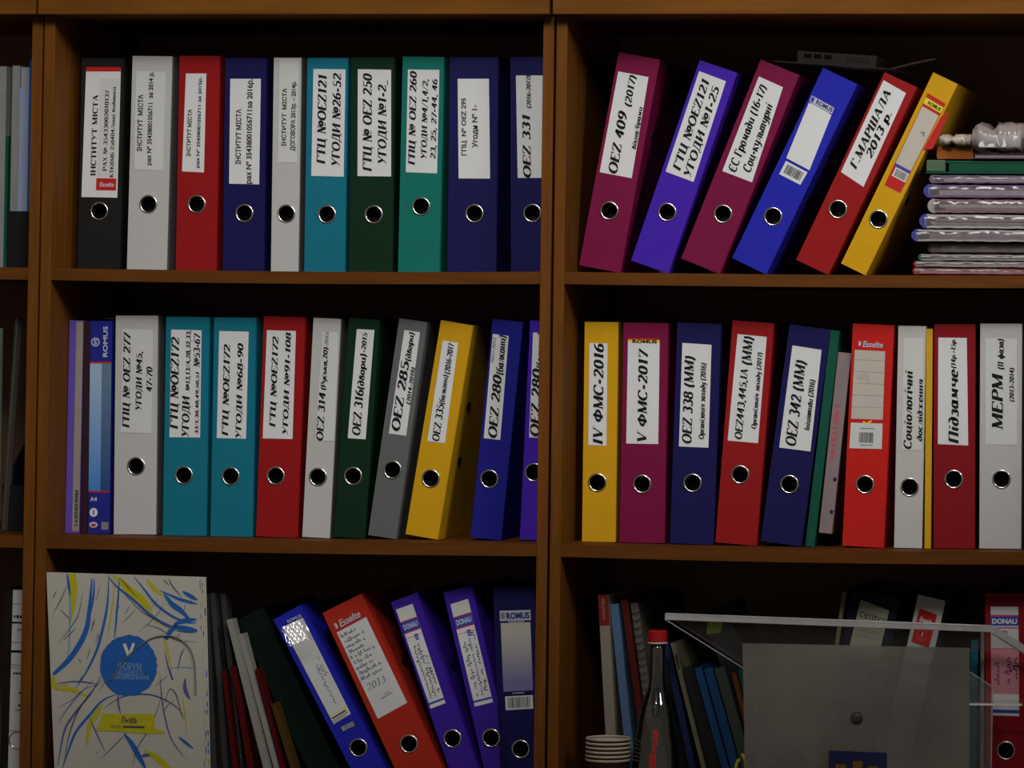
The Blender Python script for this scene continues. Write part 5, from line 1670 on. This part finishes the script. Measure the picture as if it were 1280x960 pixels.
# ------------------------------------------------------------------ unit at the picture edge
BOXM = mat('black_box_card', (.014, .014, .016), .5)
BLUEF = mat('bright_blue_plastic', (.02, .15, .50), .4, var=.08)
PALEB = mat('pale_blue_paper', (.34, .42, .62), .55, var=.06)
CLS = plast('hanging', (.36, .37, .37), .75)
YL = .09
A = at(8.6, 338.5, YL); B_ = at(38.6, 338.5, YL)
zb = shelf_z(A.x, 1) + .0003
hb = at(20, 264, YL).z - zb
x_r = B_.x
bw = x_r - A.x
r = empty('magazine_box', (A.x, YL, zb)); tag(r, 'black card magazine box holding blue and clear folders at the picture edge', 'box')
b = MB(); t = .002
b.box((0, 0, 0), (bw, t, hb), BOXM); b.box((0, .24, 0), (bw, .242, .30), BOXM); b.box((0, t, 0), (bw, .24, t), BOXM)
b.build('box_front', r)
b = MB()
for x in (0, bw - .002): b.hexa([(x, t, t), (x + t, t, t), (x + t, .24, t), (x, .24, t)], [(x, t, hb), (x + t, t, hb), (x + t, .24, .30), (x, .24, .30)], BOXM)
b.build('box_side', r)


def stand(name, label, cat, x0p, x1p, ytop, m_, Y, k, dep=.2, extra=None, zoff=.004, ybot=None):
    A = at(x0p, 300, Y); B2 = at(x1p, 300, Y)
    zb = shelf_z(A.x, k) + zoff
    zt = at((x0p + x1p) / 2, ytop, Y).z
    r = empty(name, (A.x, Y, zb)); tag(r, label, cat)
    w = B2.x - A.x; t_ = min(.001, w * .3); H = zt - zb
    b = MB(); b.box((0, 0, 0), (w, t_, H), m_); b.box((0, t_, 0), (t_, dep, H), m_); b.box((w - t_, t_, 0), (w, dep, H), m_); b.build('cover', r)
    if w > .003:
        b = MB(); b.box((t_ + .0003, t_ + .003, .001), (w - t_ - .0003, max(t_ + .0035, dep - .01), H - .003), PAPER); b.build('papers', r)
    return r


stand('blue_folder', 'bright blue folder in the black magazine box touching the upright', 'folder', 33.4, 36.7, 75, BLUEF, YL + .004, 1)
stand('pale_folder', 'pale blue folder in the black magazine box, lower than the others', 'folder', 21.5, 33, 110, PALEB, YL + .004, 1, dep=.006)
stand('clear_sleeve', 'clear sleeve full of papers in the black magazine box', 'sleeve', 11.8, 21.2, 82, CLS, YL + .004, 1)
stand('pale_folder', 'whitish folder standing behind the pale blue one in the magazine box', 'folder', 23, 33, 84, mat('whitish_plastic', (.40, .44, .50), .4), YL + .011, 1, dep=.17)
stand('clear_sleeve', 'clear sleeve beside the magazine box at the picture edge', 'sleeve', -6, 4.5, 83, CLS, YL, 1, zoff=.0003)
stand('green_folder', 'very dark green folder beside the magazine box', 'folder', 4.8, 8.2, 170, GRF, YL, 1, zoff=.0003)
# middle shelf there
stand('pale_folder', 'pale green grey folder edge at the picture edge on the middle shelf', 'folder', -4, 2.6, 410, mat('pale_green_card', (.26, .30, .24), .6), YL, 2, zoff=.0003, dep=.012)
slab('clear_file', 'smoky dark sleeve leaning beside the pale folder at the picture edge', 'file', (1, 668), (19, 402), 3.5, .03, CLF, 2, Y=YL + .01)
b = MB()
A = at(4, 560, YL + .03); B2 = at(33.5, 560, YL + .03)
r = empty('magazine_box', (A.x, YL + .03, Z2 + .0003)); tag(r, 'black magazine box on the middle shelf at the picture edge', 'box')
w = B2.x - A.x; H = at(20, 560, YL + .03).z - Z2
b.box((.002, 0, 0), (w - .002, .002, H * .55), BOXM); b.box((.002, .002, 0), (w - .002, .2, .002), BOXM); b.box((.002, .2, 0), (w - .002, .202, H * 1.6), BOXM); b.build('box_front', r)
b = MB()
for x in (0, w - .002): b.hexa([(x, 0, 0), (x + .002, 0, 0), (x + .002, .202, 0), (x, .202, 0)], [(x, 0, H * .55), (x + .002, 0, H * .55), (x + .002, .202, H * 1.6), (x, .202, H * 1.6)], BOXM)
b.build('box_side', r)


def draw_left(sh, q_):
    for v, h_, u0, u1, mm in ((.92, .004, .0, 1, GREY_INK), (.845, .016, .06, 1, INK), (.815, .01, 0, 1, INK), (.775, .012, .2, 1, GREY_INK), (.71, .004, 0, 1, GREY_INK), (.655, .014, 0, 1, INK), (.585, .004, 0, 1, GREY_INK), (.57, .003, 0, 1, GREY_INK),
                          (.535, .013, .1, 1, INK), (.475, .012, .4, 1, INK), (.43, .01, .3, 1, INK), (.36, .012, .3, 1, INK), (.335, .01, .2, 1, GREY_INK), (.225, .004, 0, 1, GREY_INK)):
        if h_ > .009 and u0 > 0:
            R = random.Random(int(v * 1000)); u = u0
            while u < u1:
                l = R.uniform(.05, .12); sh.rect(u, min(u + l, u1), v, v + h_, mm, 2); u += l + .03
        else: sh.rect(u0, u1, v, v + h_, mm, 2)


q = [(16.5, 737), (52, 738), (10, 965), (46, 965)]
lever_file('black lever arch file with a tall printed white label, cut off beside the forum bag', 'black', (-2, 1008), (6, 735), 54, (22, 925), 3,
           dict(q=q, draw=draw_left, paper=PAPER), Y=.09, H=.325, group=G3)
